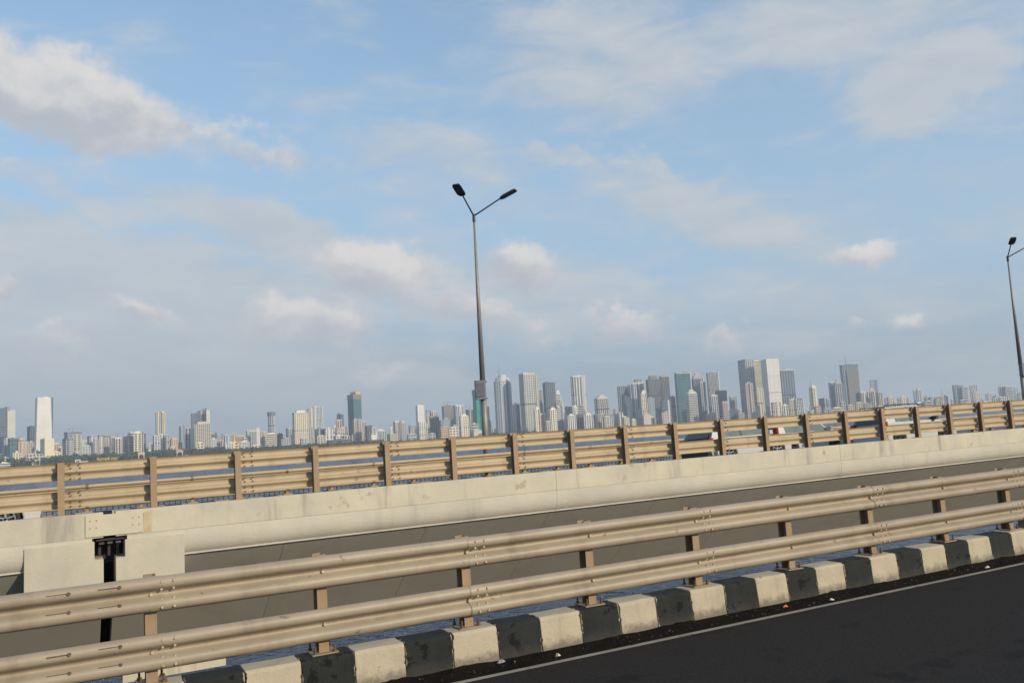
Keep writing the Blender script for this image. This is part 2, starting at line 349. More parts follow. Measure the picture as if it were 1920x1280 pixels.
# ------------------------------------------------------------------ far carriageway: two spans meeting at an expansion joint
FY = 20.5; EDGE = 20.2; FZ = -1.19; JX0, JX1 = .61, .84
far = []
def span(name, label, x0, x1, seg_from):
    sp = thing(name, label, 'bridge span', (0, 0, H))
    def part(nm, prof, a, b, m, bev=.012):
        o = ob(nm, MB().ext(prof, a, b, SLOPE).mesh(nm, m), sp)
        return soft(o, bev, 2, 25) if bev else o
    # parapet: upper fascia, set-back lower edge beam
    L = 10.8; edges = [x0]; x = seg_from
    while x < x1-.5:
        if x > x0+.5: edges.append(x)
        x += L
    edges.append(x1)
    for a, b in zip(edges[:-1], edges[1:]):
        g = .0015; ea = a if abs(a-JX1) > .01 else 1.06; eb = b if abs(b-JX0) > .01 else .40
        part('parapet_panel', [(EDGE, FZ+.02), (EDGE-.002, -1.68), (EDGE+.008, -1.695), (EDGE+.62, -1.695), (EDGE+.62, FZ-.32), (EDGE+.58, FZ+.0), (EDGE+.10, FZ+.02)], a+g, b-g, M_CONC)
        part('edge_beam', [(EDGE+.007, -1.69), (EDGE+.004, -1.86), (EDGE+.022, -2.0), (EDGE+.065, -2.11), (EDGE+.125, -2.19), (EDGE+.16, -2.215), (EDGE+.12, -2.225), (EDGE+.125, -2.25), (EDGE+.7, -2.25), (EDGE+.7, -1.69)], ea+g, eb-g, M_CONC2, .006)
    # sloping underside in match-cast segments, then the bottom slab
    S = 3.55; x = seg_from-S*20
    while x < x1:
        a, b = max(x, x0), min(x+S, x1)
        if b-a > .05:
            part('girder_segment', [(EDGE+.17, -2.25), (EDGE+.30, -2.36), (EDGE+1.1, -2.97), (EDGE+2.7, -4.20), (EDGE+3.9, -5.15), (EDGE+4.3, -5.42), (EDGE+11, -5.42), (EDGE+15, -2.95), (EDGE+15, -2.4), (EDGE+.7, -2.26)], a+.002, b-.002, M_GIRD, .006)
        x += S
    return sp
def deckz(y): return FZ-.30-(y-20.82)*.056
sa = span('bridge_span', 'pale concrete bridge span in view for only a metre before the expansion joint', -30, JX0, .61-3.55)
sb = span('bridge_span', 'long pale concrete bridge span carrying the fenced carriageway and cars', JX1, 110, .84)
for s_, a, b in ((sa, -30, JX0), (sb, JX1, 110)):
    o = ob('deck_surface', MB().add([(x, y, deckz(y)+SLOPE*x) for x in (a, b) for y in (20.82, 35.0)], [(0, 2, 3, 1)]).mesh('deck_surface', M_ASPH2), s_)
    o = ob('outer_edge', MB().ext([(34.6, deckz(35)-.3), (34.6, -2.02), (36.2, -2.02), (36.2, deckz(35)-.6)], a, b, SLOPE).mesh('outer_edge', M_CONC2), s_)
# end blocks either side of the joint, and the joint itself
def eblock(parent, poly):
    mb = MB(); n = len(poly)
    vs = [(x, y, z+SLOPE*x) for y in (EDGE-.03, EDGE+1.2) for x, z in poly]
    mb.add(vs, [tuple(range(n)), tuple(range(n, 2*n))[::-1]]+[(i, (i+1) % n, n+(i+1) % n, n+i) for i in range(n)])
    return soft(ob('end_block', mb.mesh('end_block', M_BLOCK), parent), .012, 2, 25)
eblock(sa, [(-.84, -1.76), (.44, -1.76), (.44, -2.13), (JX0, -2.13), (JX0, -2.66), (-.84, -2.66)])
eblock(sb, [(1.02, -1.78), (2.2, -1.78), (2.2, -2.64), (JX1, -2.64), (JX1, -2.13), (1.02, -2.13)])
ob('joint_shade_lining', MB().box(.38, 1.08, EDGE+.72, EDGE+.8, -2.2, -1.66, SLOPE).box(.385, .425, EDGE+.05, EDGE+.72, -2.2, -1.70, SLOPE).box(1.035, 1.075, EDGE+.05, EDGE+.72, -2.2, -1.70, SLOPE).mesh('joint_shade_lining', M_DARK), sb, kind='stuff')  # black back plate and cheeks paint the cavity's shade
ob('joint_bar', MB().box(.47, 1.04, EDGE+.10, EDGE+.14, -1.765, -1.725, SLOPE).mesh('joint_bar', M_RUBBER), sb)
JS = mat('joint_steel', (.10, .095, .09), (.05, .05, .05), 9, .5, .4)
for x in (.53, .69, .85):
    ob('joint_bracket', MB().box(x, x+.10, EDGE+.12, EDGE+.2, -1.84, -1.80, SLOPE).mesh('joint_bracket', JS), sb)
for x in (.52, .70, .87):
    ob('joint_fin', MB().box(x, x+.05, EDGE+.3, EDGE+.34, -2.10, -1.88, SLOPE).mesh('joint_fin', M_RUBBER), sb)
ob('joint_shade_fill', MB().ext([(EDGE+.9, -2.3), (EDGE+5, -5.3), (EDGE+11, -5.3), (EDGE+11, -2.3)], JX0+.02, JX1-.02, SLOPE).mesh('joint_shade_fill', M_DARK), sb)  # black filler painted as the shade between the two span ends
pl = ob('cover_plate', MB().box(.27, 1.38, EDGE-.028, EDGE-.007, -1.66, -1.215, SLOPE).mesh('cover_plate', mat('plate_paint', (.51, .46, .35), (.46, .42, .32), 2, .7, 0, .1, 30)), sb)
soft(pl, .006)
pb = MB()
for x0 in (.36, 1.18):
    for dx in (0, .12):
        for z in (-1.32, -1.47): pb.tube((x0+dx, EDGE-.028, z), (x0+dx, EDGE-.045, z), .014, .012, 8)
ob('plate_bolt', pb.mesh('plate_bolt', M_RUST), pl, kind='stuff')
ob('rust_streak', MB().add([(x, EDGE-.0085, z+SLOPE*x) for x, z in ((1.385, -1.24), (1.56, -1.22), (1.54, -1.66), (1.40, -1.66))], [(0, 1, 2, 3)]).mesh('rust_streak', mat('rust_wash', (.42, .31, .17), (.49, .42, .29), 5, .9)), sb)
# second slab seen low through the rails: bottom slab edge of the first span
ob('soffit_slab', MB().box(JX1+.3, 3.6, EDGE+3.9, EDGE+4.4, -5.62, -5.40, SLOPE).mesh('soffit_slab', M_CONC), sb)

for s_, px_ in ((sa, -24), (sb, 48), (sb, 98)):
    ob('pier', MB().prism([(px_-1.2, EDGE+5.5), (px_+1.2, EDGE+5.5), (px_+1.2, EDGE+10), (px_-1.2, EDGE+10)], -H-3, -5.4+SLOPE*px_).mesh('pier', M_CONC2), s_)
fb = thing('crash_barrier', 'beige double-rail crash barrier on the pale concrete parapet in front of the cars', 'crash barrier', grade(0, FY, 0), GR)
fpm = post_mesh(-1, -.10+.02, FZ+.012, .13, .17)
fplate = MB().box(-.17, .17, -.10, .24, FZ, FZ+.018).mesh('base_plate', M_POST)
FX0 = -.183; NF = 34
for k in range(-4, NF):
    x = FX0+PITCH_P*k
    p = ob('post', fpm, fb, (x, 0, 0)); ob('base_plate', fplate, p)
    if k % 2 == 0:
        g = MB().box(-.22+random.uniform(-.1, .1), .2+random.uniform(-.1, .15), -.14, .20, FZ-.02, FZ-.001); ob('grout_pad', g.mesh('grout_pad', M_CONC2), p)
for r, zc in enumerate((-.10-.18, -.683-.18)):
    me = beam_mesh(3.70, M_RAILF, +1, .36, .07)
    for i in range(-2, NF//2):
        xs = FX0+PITCH_P*2*i+1.8
        o = ob('rail_beam', me, fb, (xs, .185+(.006 if i % 2 else 0), zc+random.uniform(-.006, .006)), (random.uniform(-.02, .02), random.uniform(-.002, .002), 0))
        b = MB()
        for zz, yy in ((.155, .0), (.07, .05), (-.06, .05), (-.15, .0)):
            for dx in (.18, .36): bolt(b, -1.8+dx, yy-.0, zz, -1, .020, .03)
        ob('bolt', b.mesh('bolt', M_BOLT), o, kind='stuff')
# outer side of the far carriageway
OY = 35.0; OZ = -2.0
outk = ob('kerb', MB().ext([(34.62, OZ-.3), (34.62, OZ), (35.2, OZ), (35.2, OZ-.3)], -25, 110, SLOPE).mesh('kerb_core', M_KB), None, (0, 0, H), kind='structure', label='striped kerb across the far carriageway glimpsed under the lower rail')
for k in range(-10, 150):
    o = ob('kerb_block', MB().box(-.298, .298, 34.58, 35.22, OZ-.3, OZ+.02).mesh('kerb_block', M_KW if k % 2 else M_KB), outk, (FX0+.6*k, 0, SLOPE*(FX0+.6*k)), GR)
og = thing('crash_barrier', 'double-rail crash barrier on the outer edge, seen through the gaps behind the cars', 'crash barrier', grade(0, OY, 0), GR)
opm = post_mesh(-1, OZ+1.0, OZ+.02)
opl = MB().box(-.16, .16, -.08, .26, OZ, OZ+.06).mesh('base_plate', M_POST)
for k in range(-6, 50):
    p = ob('post', opm, og, (FX0+.7+PITCH_P*k, 0, 0)); ob('base_plate', opl, p)
for zc in (OZ+1.02-.165, OZ+.165+.17):
    me = beam_mesh(3.7, M_RAILF, -1, .33)
    for i in range(-3, 25): ob('rail_beam', me, og, (FX0+.7+PITCH_P*(2*i+1), -.012, zc))
rl = thing('railing', 'slim dark bar railing along the outer edge of the far carriageway', 'railing', grade(0, 36.0, 0), GR)
M_BAR = mat('railing_bar', (.05, .055, .065), (.08, .08, .085), 6, .6, .3)
ob('shade_line_tube', MB().tube((-12, -.2, -1.85), (100, -.2, -1.85), .03, .03, 8).mesh('shade_line_tube', M_RUBBER), rl)  # black tube added as the shadow line beneath the outer lower beam
ob('bottom_rail', MB().box(-12, 100, -.02, .02, -2.08, -2.045).mesh('bottom_rail', M_BAR), rl)
bb = MB()
for i in range(560):
    x = -12+.2*i; bb.box(x-.013, x+.013, -.011, .011, -2.06, -1.2)
ob('bar', bb.mesh('bar', M_BAR), rl, kind='stuff')

# ------------------------------------------------------------------ street lamps
def lamp(x, y, label, ztop, box):
    t = thing('street_lamp', label, 'street lamp', grade(x, y, 0), (0, 0, 0), 'twin-arm street lamps along the far carriageway')
    zb = -2.02
    ob('pole', MB().tube((0, 0, zb), (0, 0, 2.3), .145, .13, 16).tube((0, 0, 2.3), (0, 0, ztop), .13, .045, 16).mesh('pole', M_GALV, True), t)
    ob('base_flange', MB().tube((0, 0, zb), (0, 0, zb+.05), .30, .30, 12).mesh('base_flange', M_GALV), t)
    ob('collar', MB().tube((0, 0, ztop-.28), (0, 0, ztop+.10), .075, .07, 10).mesh('collar', M_LAMP), t)
    for dy in (-1, 1):
        d = Vector((dy*1.02, -1.0, .70)); a = Vector((0, 0, ztop)); e = a+d
        arm = ob('arm', MB().tube(a, e, .038, .034, 8).mesh('arm', M_LAMP), t)
        hd = Vector((dy*1.02, -1.0, .55)).normalized(); q = hd.to_track_quat('Y', 'Z')
        L, W, T = .80, .42, .08
        prof = [(-W/2*.55, -.08), (W/2*.55, -.08), (W/2, .08), (W/2, L*.82), (W/2*.78, L), (-W/2*.78, L), (-W/2, L*.82), (-W/2, .08)]
        hb = MB().prism([(px, py) for px, py in prof], -T/2, T/2, [(px*.82, .03+py*.93) for px, py in prof])
        for k in range(6): hb.box(-W*.34, W*.34, .16+k*.09, .19+k*.09, T/2-.01, T/2+.03)
        ho = ob('lamp_head', hb.mesh('lamp_head', M_LAMP), t, e); ho.rotation_euler = q.to_euler()
        lp = MB().box(-W*.36, W*.36, .14, L*.86, -T/2-.012, -T/2+.002); ob('lens', lp.mesh('lens', mat('lamp_lens', (.10, .10, .10), (.06, .06, .06), 9, .25)), ho)
    if box == 1:
        bx = ob('control_box', MB().prism([(-.46, -.20), (-.08, -.32), (.08, -.14), (-.10, .14), (-.38, .12)], 1.50, 2.36).mesh('control_box', M_BOX), t)
        ob('box_door', MB().prism([(-.50, -.23), (-.10, -.355), (-.09, -.33), (-.49, -.205)], 1.62, 2.26).mesh('box_door', mat('door_grey', (.13, .135, .165), (.09, .09, .115), 5, .45, .1)), bx)
        ob('rain_hood', MB().prism([(-.47, -.21), (-.07, -.33), (.09, -.14), (-.09, .15), (-.39, .13)], 2.36, 2.38).mesh('rain_hood', M_BOX), bx)
    else:
        bx = ob('control_box', MB().box(-.42, .40, -.36, -.14, 1.45, 2.30).mesh('control_box', M_BOX), t)
    for z in (1.55, 2.32):
        ob('strap', MB().tube((0, 0, z-.03), (0, 0, z+.03), .150, .150, 12).mesh('strap', M_LAMP), t)
        ob('clamp', MB().box(.10, .20, -.03, .03, z-.03, z+.03).mesh('clamp', M_LAMP), t)
lamp(17.12, 36.0, 'tall twin-arm street lamp with a grey box, standing before the teal netted tower', 10.25, 1)
lamp(58.15, 36.0, 'tall twin-arm street lamp at the photo edge, only partly in view', 9.75, 2)
# ------------------------------------------------------------------ cars on the far carriageway
M_TYRE = mat('tyre', (.018, .018, .019), (.03, .03, .03), 9, .85)
M_RIM = mat('alloy_rim', (.52, .52, .53), (.42, .42, .43), 9, .3, .8)
M_RIMD = mat('dark_rim', (.07, .07, .075), (.05, .05, .05), 9, .4, .6)
M_GLASS = mat('car_glass', (.035, .045, .045), (.02, .025, .028), 2, .06, 0, obj=True, spec=.8)
M_GLASS2 = mat('side_glass', (.15, .18, .17), (.09, .11, .105), 1.5, .08, 0, obj=True, spec=.8)
M_TRIM = mat('black_trim', (.02, .02, .021), (.03, .03, .03), 9, .55)
M_TAIL = mat('tail_lamp', (.32, .03, .025), (.24, .02, .02), 9, .15)
M_HEAD = mat('head_lamp', (.62, .64, .66), (.5, .52, .55), 9, .08)
def paint(nm, c): return mat(nm, c, tuple(x*.93 for x in c), 1.2, .22, 0, obj=True, spec=.6)
def car(label, x0, ynear, length, width, belt, roof, wr, r_over, f_over, pts, pmat, rimm, extras=()):
    """x0: tail, ynear: side towards the camera; travels towards +x. pts: greenhouse side outline (x from tail, z) at the belt and roof"""
    yc = ynear+width/2; zg = deckz(yc)
    t = thing('car', label, 'car', grade(x0, yc, zg), (R(-3.2), -SLOPE, 0), 'cars driving along the far carriageway')
    L, hw = length, width/2; wx = (r_over, L-f_over); cl = .19
    # lower body: side outline with wheel arches, swept across the width with rounded flanks
    out = [(.06, .30), (.02, .52), (.05, belt-.20), (.14, belt), (L-1.20, belt), (L-.95, belt-.06), (L-.35, belt-.17), (L-.10, belt-.30), (L-.02, .52), (L-.06, .27)]
    def arch(cx):
        ra = wr+.055; a0 = math.asin(max(-.99, (cl-wr)/ra))
        return [(cx+ra*math.cos(a), wr+ra*math.sin(a)) for a in [a0+(math.pi-2*a0)*i/9 for i in range(10)]]
    out += [(L-.12, cl)]+arch(wx[1])+arch(wx[0])+[(.12, cl+.02)]
    mb = MB(); n = len(out); rings = [(-hw+.05, .94), (-hw, 1), (hw, 1), (hw-.05, .94)]
    def zz(z, k): return z if k == 1 else .5+(z-.5)*k
    ys = (-hw+.06, -hw+.012, -hw, hw, hw-.012, hw-.06)
    ins = (.05, .012, 0, 0, .012, .05)
    vs = [(L/2+(x-L/2)*(1-i_*.12), y, z) for y, i_ in zip((-hw, hw), (0, 0)) for x, z in out]
    mb.add(vs, [tuple(range(n)), tuple(range(n, 2*n))[::-1]]+[(i, (i+1) % n, n+(i+1) % n, n+i) for i in range(n)])
    body = soft(ob('body', mb.mesh('body', pmat), t), .045, 3, 28)
    ob('underbody', MB().box(.25, L-.25, -hw+.20, hw-.20, .16, .55).mesh('underbody', M_TRIM), t)
    # greenhouse: glass volume with a body-colour roof and pillars
    (b0, b1, r0, r1) = pts; gi, ti = .05, .20
    gl = MB(); q = [(b0, belt-.03), (b1, belt-.03), (r1, roof-.06), (r0, roof-.06)]
    vs = [(x, s*(hw-(gi if k < 2 else ti)), z) for s in (-1, 1) for k, (x, z) in enumerate(q)]
    gl.add(vs, [(0, 1, 2, 3), (7, 6, 5, 4), (0, 4, 5, 1), (1, 5, 6, 2), (2, 6, 7, 3), (3, 7, 4, 0)])
    ob('window', gl.mesh('window', M_GLASS2), t)
    rw = [(q[0][0]-.012, s*(hw-.22), belt+.03) for s in (-1, 1)]+[(q[3][0]-.012, s*(hw-.30), roof-.12) for s in (1, -1)]; rw += [(x+.02, y, z) for x, y, z in rw]
    ob('rear_window', MB().add(rw, [(0, 1, 2, 3), (7, 6, 5, 4), (0, 4, 5, 1), (1, 5, 6, 2), (2, 6, 7, 3), (3, 7, 4, 0)]).mesh('rear_window', M_GLASS), t)
    rf = MB().prism([(r0-.03, -hw+ti-.02), (r1+.05, -hw+ti-.02), (r1+.05, hw-ti+.02), (r0-.03, hw-ti+.02)], roof-.08, roof, [(r0+.12, -hw+ti+.10), (r1-.12, -hw+ti+.10), (r1-.12, hw-ti-.10), (r0+.12, hw-ti-.10)])
    ob('roof', rf.mesh('roof', pmat), t)
    def pillar(xa, xb, wa, wb, m, nm='pillar'):
        for s in (-1, 1):
            o_ = .012; ya, yb = s*(hw-gi+o_), s*(hw-ti+o_)
            v = [(xa, ya, belt-.04), (xa+wa, ya, belt-.04), (xb+wb, yb, roof-.05), (xb, yb, roof-.05)]
            v += [(x, y-s*.04, z) for x, y, z in v]
            ob(nm, MB().add(v, [(0, 1, 2, 3), (4, 5, 6, 7), (0, 1, 5, 4), (1, 2, 6, 5), (2, 3, 7, 6), (3, 0, 4, 7)]).mesh(nm, m), t)
    pillar(b0, r0, extras[0], extras[1], pmat); pillar(b1-.10, r1-.07, .09, .06, pmat)
    mid = b0+(b1-b0)*.50; pillar(mid, mid-.02, .09, .08, M_TRIM)
    # lamps, bumper, plate, mirrors, handles
    for s in (-1, 1):
        th = extras[2]
        tl = ob('tail_lamp', soft(ob('tail_lamp_tmp', MB().box(-.005, extras[3], s*(hw-.14)-.15*1, s*(hw-.14)+.15, th, th+extras[4]).mesh('tail_lamp', M_TAIL), t), .02).data, t) if False else ob('tail_lamp', MB().box(.0, extras[3], min(s*(hw-.20), s*(hw+.006)), max(s*(hw-.20), s*(hw+.006)), th, th+extras[4]).mesh('tail_lamp', M_TAIL), t)
        ob('headlight', MB().box(L-.42, L-.05, min(s*(hw-.30), s*(hw-.01)), max(s*(hw-.30), s*(hw-.01)), .64, .76).mesh('headlight', M_HEAD), t)
        mo = ob('mirror', MB().prism([(b1-.28, s*(hw-.02)), (b1-.06, s*(hw-.02)), (b1-.08, s*(hw+.19)), (b1-.22, s*(hw+.19))], belt-.02, belt+.13).mesh('mirror', M_TRIM if extras[5] else pmat), t)
        for hx in (wx[0]+.55, wx[0]+1.45): ob('door_handle', MB().box(hx, hx+.16, min(s*hw, s*(hw+.02)), max(s*hw, s*(hw+.02)), belt-.16, belt-.125).mesh('door_handle', M_TRIM), t)
        ob('sill', MB().box(wx[0]+wr+.08, wx[1]-wr-.08, min(s*(hw-.03), s*(hw+.012)), max(s*(hw-.03), s*(hw+.012)), cl-.01, cl+.06).mesh('sill', M_TRIM), t)
    bp = ob('rear_bumper', MB().prism([(-.07, -hw+.10), (.10, -hw+.0), (.30, -hw-.008), (.30, hw+.008), (.10, hw), (-.07, hw-.10)], .26, .50).mesh('rear_bumper', M_TRIM if extras[6] else pmat), t)
    ob('bumper_strip', MB().box(-.085, .02, -hw+.2, hw-.2, .25, .29).mesh('bumper_strip', M_HEAD), bp)
    # wheels
    tb = MB(); nn = 24; pr = [(-.10, wr*.66), (-.105, wr*.92), (-.075, wr), (.075, wr), (.105, wr*.92), (.10, wr*.66)]
    for i in range(nn):
        a = 2*math.pi*i/nn
        for y, r in pr: tb.v.append((r*math.cos(a), y, r*math.sin(a)))
    k = len(pr)
    tb.f = [(i*k+j, i*k+(j+1) % k, ((i+1) % nn)*k+(j+1) % k, ((i+1) % nn)*k+j) for i in range(nn) for j in range(k)]
    tme = tb.mesh('tyre', M_TYRE, True)
    rm = MB().tube((0, -.02, 0), (0, .06, 0), wr*.66, wr*.66, 20)
    rme0 = rm.mesh('rim', M_TRIM); sp = MB()
    for i in range(5):
        a = 2*math.pi*i/5+.3; d = Vector((math.cos(a), 0, math.sin(a))); sp.tube(Vector((0, -.07, 0))+d*.03, Vector((0, -.075, 0))+d*wr*.63, .034, .026, 6)
    for i in range(20):
        a, b = 2*math.pi*i/20, 2*math.pi*(i+1)/20
        sp.tube((wr*.645*math.cos(a), -.075, wr*.645*math.sin(a)), (wr*.645*math.cos(b), -.075, wr*.645*math.sin(b)), .017, .017, 5)
    sme = sp.mesh('spokes', rimm)
    for x in wx:
        for s in (-1, 1):
            wo = ob('wheel', tme, t, (x, s*(hw-.10), wr), (0, 0, 0 if s < 0 else math.pi)); ob('rim', rme0, wo); ob('spokes', sme, wo, (0, -.02, 0))
    return t
W1 = paint('white_paint', (.50, .50, .49)); W2 = paint('pearl_paint', (.52, .51, .48)); W3 = paint('bright_white_paint', (.50, .495, .48))
car('white hatchback whose dark rear window and bumper show through the barrier gaps', 20.45, 24.2, 3.98, 1.72, .93, 1.52, .33, .84, .78, (.10, 2.95, .45, 2.30), W1, M_RIM, (.62, .30, .74, .16, .20, False, True))
car('tall white hatchback with upright red tail lamp, in the farther lane', 27.05, 27.6, 4.1, 1.70, .98, 1.62, .31, .83, .72, (.05, 3.25, .20, 2.45), W2, M_RIMD, (.50, .26, .86, .10, .55, False, True))
suv = car('white sport utility car with black roof rails rising above the barrier', 29.7, 24.2, 4.42, 1.80, 1.0, 1.65, .35, .76, .86, (.08, 3.15, .34, 2.55), W3, M_RIMD, (.60, .34, .80, .14, .24, True, False))
for s in (-1, 1):
    ob('roof_rail', MB().tube((.45, s*.62, 1.72), (2.45, s*.62, 1.725), .024, .024, 6).tube((.45, s*.62, 1.72), (.36, s*.62, 1.63), .024, .024, 6).tube((2.45, s*.62, 1.725), (2.56, s*.62, 1.63), .024, .024, 6).mesh('roof_rail', M_TRIM), suv)
ob('spoiler', MB().prism([(.10, -.62), (.36, -.66), (.36, .66), (.10, .62)], 1.585, 1.63).mesh('spoiler', M_TRIM), suv)
car('white car with only its nose showing below the barrier at the photo edge', -4.55, 24.2, 3.95, 1.70, .93, 1.52, .32, .80, .80, (.10, 2.95, .45, 2.30), W2, M_RIM, (.62, .30, .74, .16, .20, False, False))

# litter by the kerb
def scrap(label, px_x, y, c, s, seed):
    rr = random.Random(seed); mb = MB(); n = 7
    ring = [(s*math.cos(6.283*i/n)*rr.uniform(.6, 1.2), s*.6*math.sin(6.283*i/n)*rr.uniform(.6, 1.2), rr.uniform(0, s*.25)) for i in range(n)]
    up = [(x*.5, y_*.5, z+s*rr.uniform(.25, .55)) for x, y_, z in ring]
    mb.add(ring+up, [tuple(range(n, 2*n))]+[(i, (i+1) % n, n+(i+1) % n, n+i) for i in range(n)])
    ob('litter_scrap', mb.mesh('litter_scrap', mat('scrap_%d' % seed, c, tuple(v*.6 for v in c), 25, .7)), None, grade(px_x, y, RZ+.006), GR, label=label, category='litter', group='litter along the kerb foot')
scrap('crumpled orange scrap of litter at the foot of a white kerb block', 9.15, 9.50, (.75, .20, .06), .055, 1)
scrap('small white scrap on the dirt beside the orange litter', 9.95, 9.38, (.62, .58, .52), .05, 2)
scrap('white scrap of litter far along the kerb on the dirt', 13.55, 9.36, (.62, .58, .52), .06, 3)
scrap('pale crumpled paper at the kerb foot where the dirt is deepest', 5.30, 9.42, (.55, .50, .42), .05, 4)
scrap('grey plastic scrap lying near the start of the dirt strip', 4.62, 9.62, (.34, .33, .32), .06, 5)

# ------------------------------------------------------------------ city across the water
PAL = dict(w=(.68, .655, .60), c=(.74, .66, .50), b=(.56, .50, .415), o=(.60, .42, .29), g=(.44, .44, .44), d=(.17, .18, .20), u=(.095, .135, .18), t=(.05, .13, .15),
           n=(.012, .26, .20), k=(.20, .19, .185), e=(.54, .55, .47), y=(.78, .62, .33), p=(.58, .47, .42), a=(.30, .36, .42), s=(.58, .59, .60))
def bmat(c, gl=False):
    k = ('glass_' if gl else 'wall_')+c
    if gl: return mat(k, PAL[c], tuple(v*.7 for v in PAL[c]), .03, .12, 0, spec=.7)
    return mat(k, PAL[c], tuple(v*.86 for v in PAL[c]), .035, .8, 0, rnd=.06)
M_WIN = mat('far_window', (.03, .038, .05), (.05, .055, .065), .06, .2)
def rect(w, d, ch=0):
    if not ch: return [(-w/2, -d/2), (w/2, -d/2), (w/2, d/2), (-w/2, d/2)]
    c = ch*min(w, d)
    return [(-w/2+c, -d/2), (w/2-c, -d/2), (w/2, -d/2+c), (w/2, d/2-c), (w/2-c, d/2), (-w/2+c, d/2), (-w/2, d/2-c), (-w/2, -d/2+c)]
def inset(poly, k):
    return [(x-math.copysign(min(k, abs(x)*.5), x), y-math.copysign(min(k, abs(y)*.5), y)) for x, y in poly]
STY = {  # floor pitch, slab share, pier spacing, pier share, core colour or None for dark windows, slab out, core inset
    'r': (4.8, .44, 6.2, .46, None, 0, 1.0), 'R': (6.2, .44, 7.8, .44, None, 0, 1.2), 'l': (6.5, .50, 0, 0, None, .8, 1.6), 'v': (8.0, .10, 6.2, .50, None, -.5, 1.4),
    'G': (9.0, .07, 14.0, .05, 'own', 0, .25), 'P': (9.0, .92, 9.0, .92, None, 0, .5), 'K': (7.0, .30, 9.0, .20, 'k', .2, 2.2), 'N': (12.0, .06, 0, 0, 'own', -.1, .3), 'V': (8.0, .10, 6.8, .44, 'glass', -.6, 1.5)}
CITY = []
def building(xl, xr, yt, d, sty, pal, side, crown, label, pal2=None, group=None, zbase=2.0, name=None):
    xc = (xl+xr)/2; top = at_dist(xc, yt, d); h = top.z-zbase; dep = (top-EYE).dot(Fv); W = (xr-xl)/FPX*dep
    if not side and xl > 560 and W > 12: side = random.uniform(.10, .22)
    if side: th = R(24); a = (1-abs(side))*W/math.cos(th); b = max(abs(side)*W/math.sin(th), 6)
    else: th = R(random.uniform(-3, 3)); a = W; b = min(W*.8, 40)
    az_ = math.atan2(top.x, top.y); rot = -az_+(th if side >= 0 else -th)
    t = thing(name or ('tower_block' if h > 75 else 'apartment_block'), label, 'building', (top.x, top.y, zbase), (0, 0, rot), group)
    off = Vector((math.sin(az_), math.cos(az_), 0))*(b*.5); t.location += off
    ch = .0
    if 'O' in crown: ch = .29
    poly = rect(a, b, ch)
    fp, ss, ps, pw, core, so, ci = STY[sty]; wm = bmat(pal); cm = M_WIN if core is None else (bmat(pal, sty == 'G') if core == 'own' else (bmat('u' if pal != 'u' else 'a', True) if core == 'glass' else bmat(core)))
    hb = h
    if 'S' in crown: hb = h*.93
    if 'T' in crown: hb = h*.90
    tap = inset(poly, a*.11) if 'W' in crown else poly
    ob('glazing', MB().prism(inset(poly, ci), 0, hb-.2, inset(tap, ci)).mesh('glazing', cm), t)
    rv = random.Random(int(xl*13+yt*3)); fp *= rv.uniform(.85, 1.25); ps *= rv.uniform(.75, 1.45); pw *= rv.uniform(.8, 1.2)
    nf = max(2, int(hb/fp)); fp = hb/nf
    if sty not in ('N',):
        sl = MB(); sp_out = inset(poly, -so) if so >= 0 else inset(poly, -so)
        for i in range(nf+1):
            z1 = hb if i == nf else i*fp+fp*ss/2; z0 = max(0, i*fp-fp*ss/2)
            if so > 0: pp = [(x+math.copysign(so, x), y+math.copysign(so, y)) for x, y in poly]
            else: pp = inset(poly, -so)
            if 'W' in crown: k_ = i/nf; pp = [(x*(1-.22*k_), y*(1-.10*k_)) for x, y in pp]
            sl.prism(pp, z0, z1)
        ob('floor_slab', sl.mesh('floor_slab', bmat(pal2) if (pal2 and sty in ('G', 'V')) else (wm if sty != 'G' else bmat('a'))), t, kind='stuff')
    if ps:
        pr = MB(); n_ = len(poly); ps_ = ps
        for i in range(n_):
            (xa, ya), (xb, yb) = poly[i], poly[(i+1) % n_]; L_ = math.hypot(xb-xa, yb-ya)
            if L_ < 2: continue
            m_ = max(1, round(L_/ps_)); ux, uy = (xb-xa)/L_, (yb-ya)/L_; nx, ny = uy, -ux; wd = L_/m_*pw/2
            for j in range(m_+1):
                c0 = j*L_/m_; s0, s1 = max(0, c0-wd), min(L_, c0+wd)
                q = [(xa+ux*s0-nx*ci, ya+uy*s0-ny*ci), (xa+ux*s0+nx*.12, ya+uy*s0+ny*.12), (xa+ux*s1+nx*.12, ya+uy*s1+ny*.12), (xa+ux*s1-nx*ci, ya+uy*s1-ny*ci)]
                tq = [(x*.78, y*.90) for x, y in q] if 'W' in crown else q
                pr.prism(q[::-1], 0, hb+.3, tq[::-1])
        ob('wall_pier', pr.mesh('wall_pier', bmat(pal2) if pal2 else wm), t, kind='stuff')
    if hb > 60 and W > 13 and 'W' not in crown and 'X' not in crown and sty not in ('N', 'P'):
        if rv.random() < .65:          # service shaft or stair core running up the front
            x_ = rv.uniform(-.34, .34)*a; w_ = a*rv.uniform(.05, .10)
            ob('service_shaft', MB().box(x_-w_, x_+w_, -b/2-.9, -b/2+1, 0, hb+rv.uniform(0, 5)).mesh('service_shaft', bmat(rv.choice('wsgdu'))), t)
        if rv.random() < .6:           # dark open refuge floors
            rf = MB()
            for z_ in [hb*q_ for q_ in ((.33, .66) if rv.random() < .5 else (.5,))]: rf.prism([(x*1.012, y*1.012) for x, y in poly], z_, z_+3.4)
            ob('refuge_floor', rf.mesh('refuge_floor', M_WIN), t, kind='stuff')
        if rv.random() < .5:
            ob('parapet', MB().prism([(x*1.03, y*1.03) for x, y in poly], hb-2.5, hb+1.2).mesh('parapet', bmat(rv.choice('wgd'))), t)
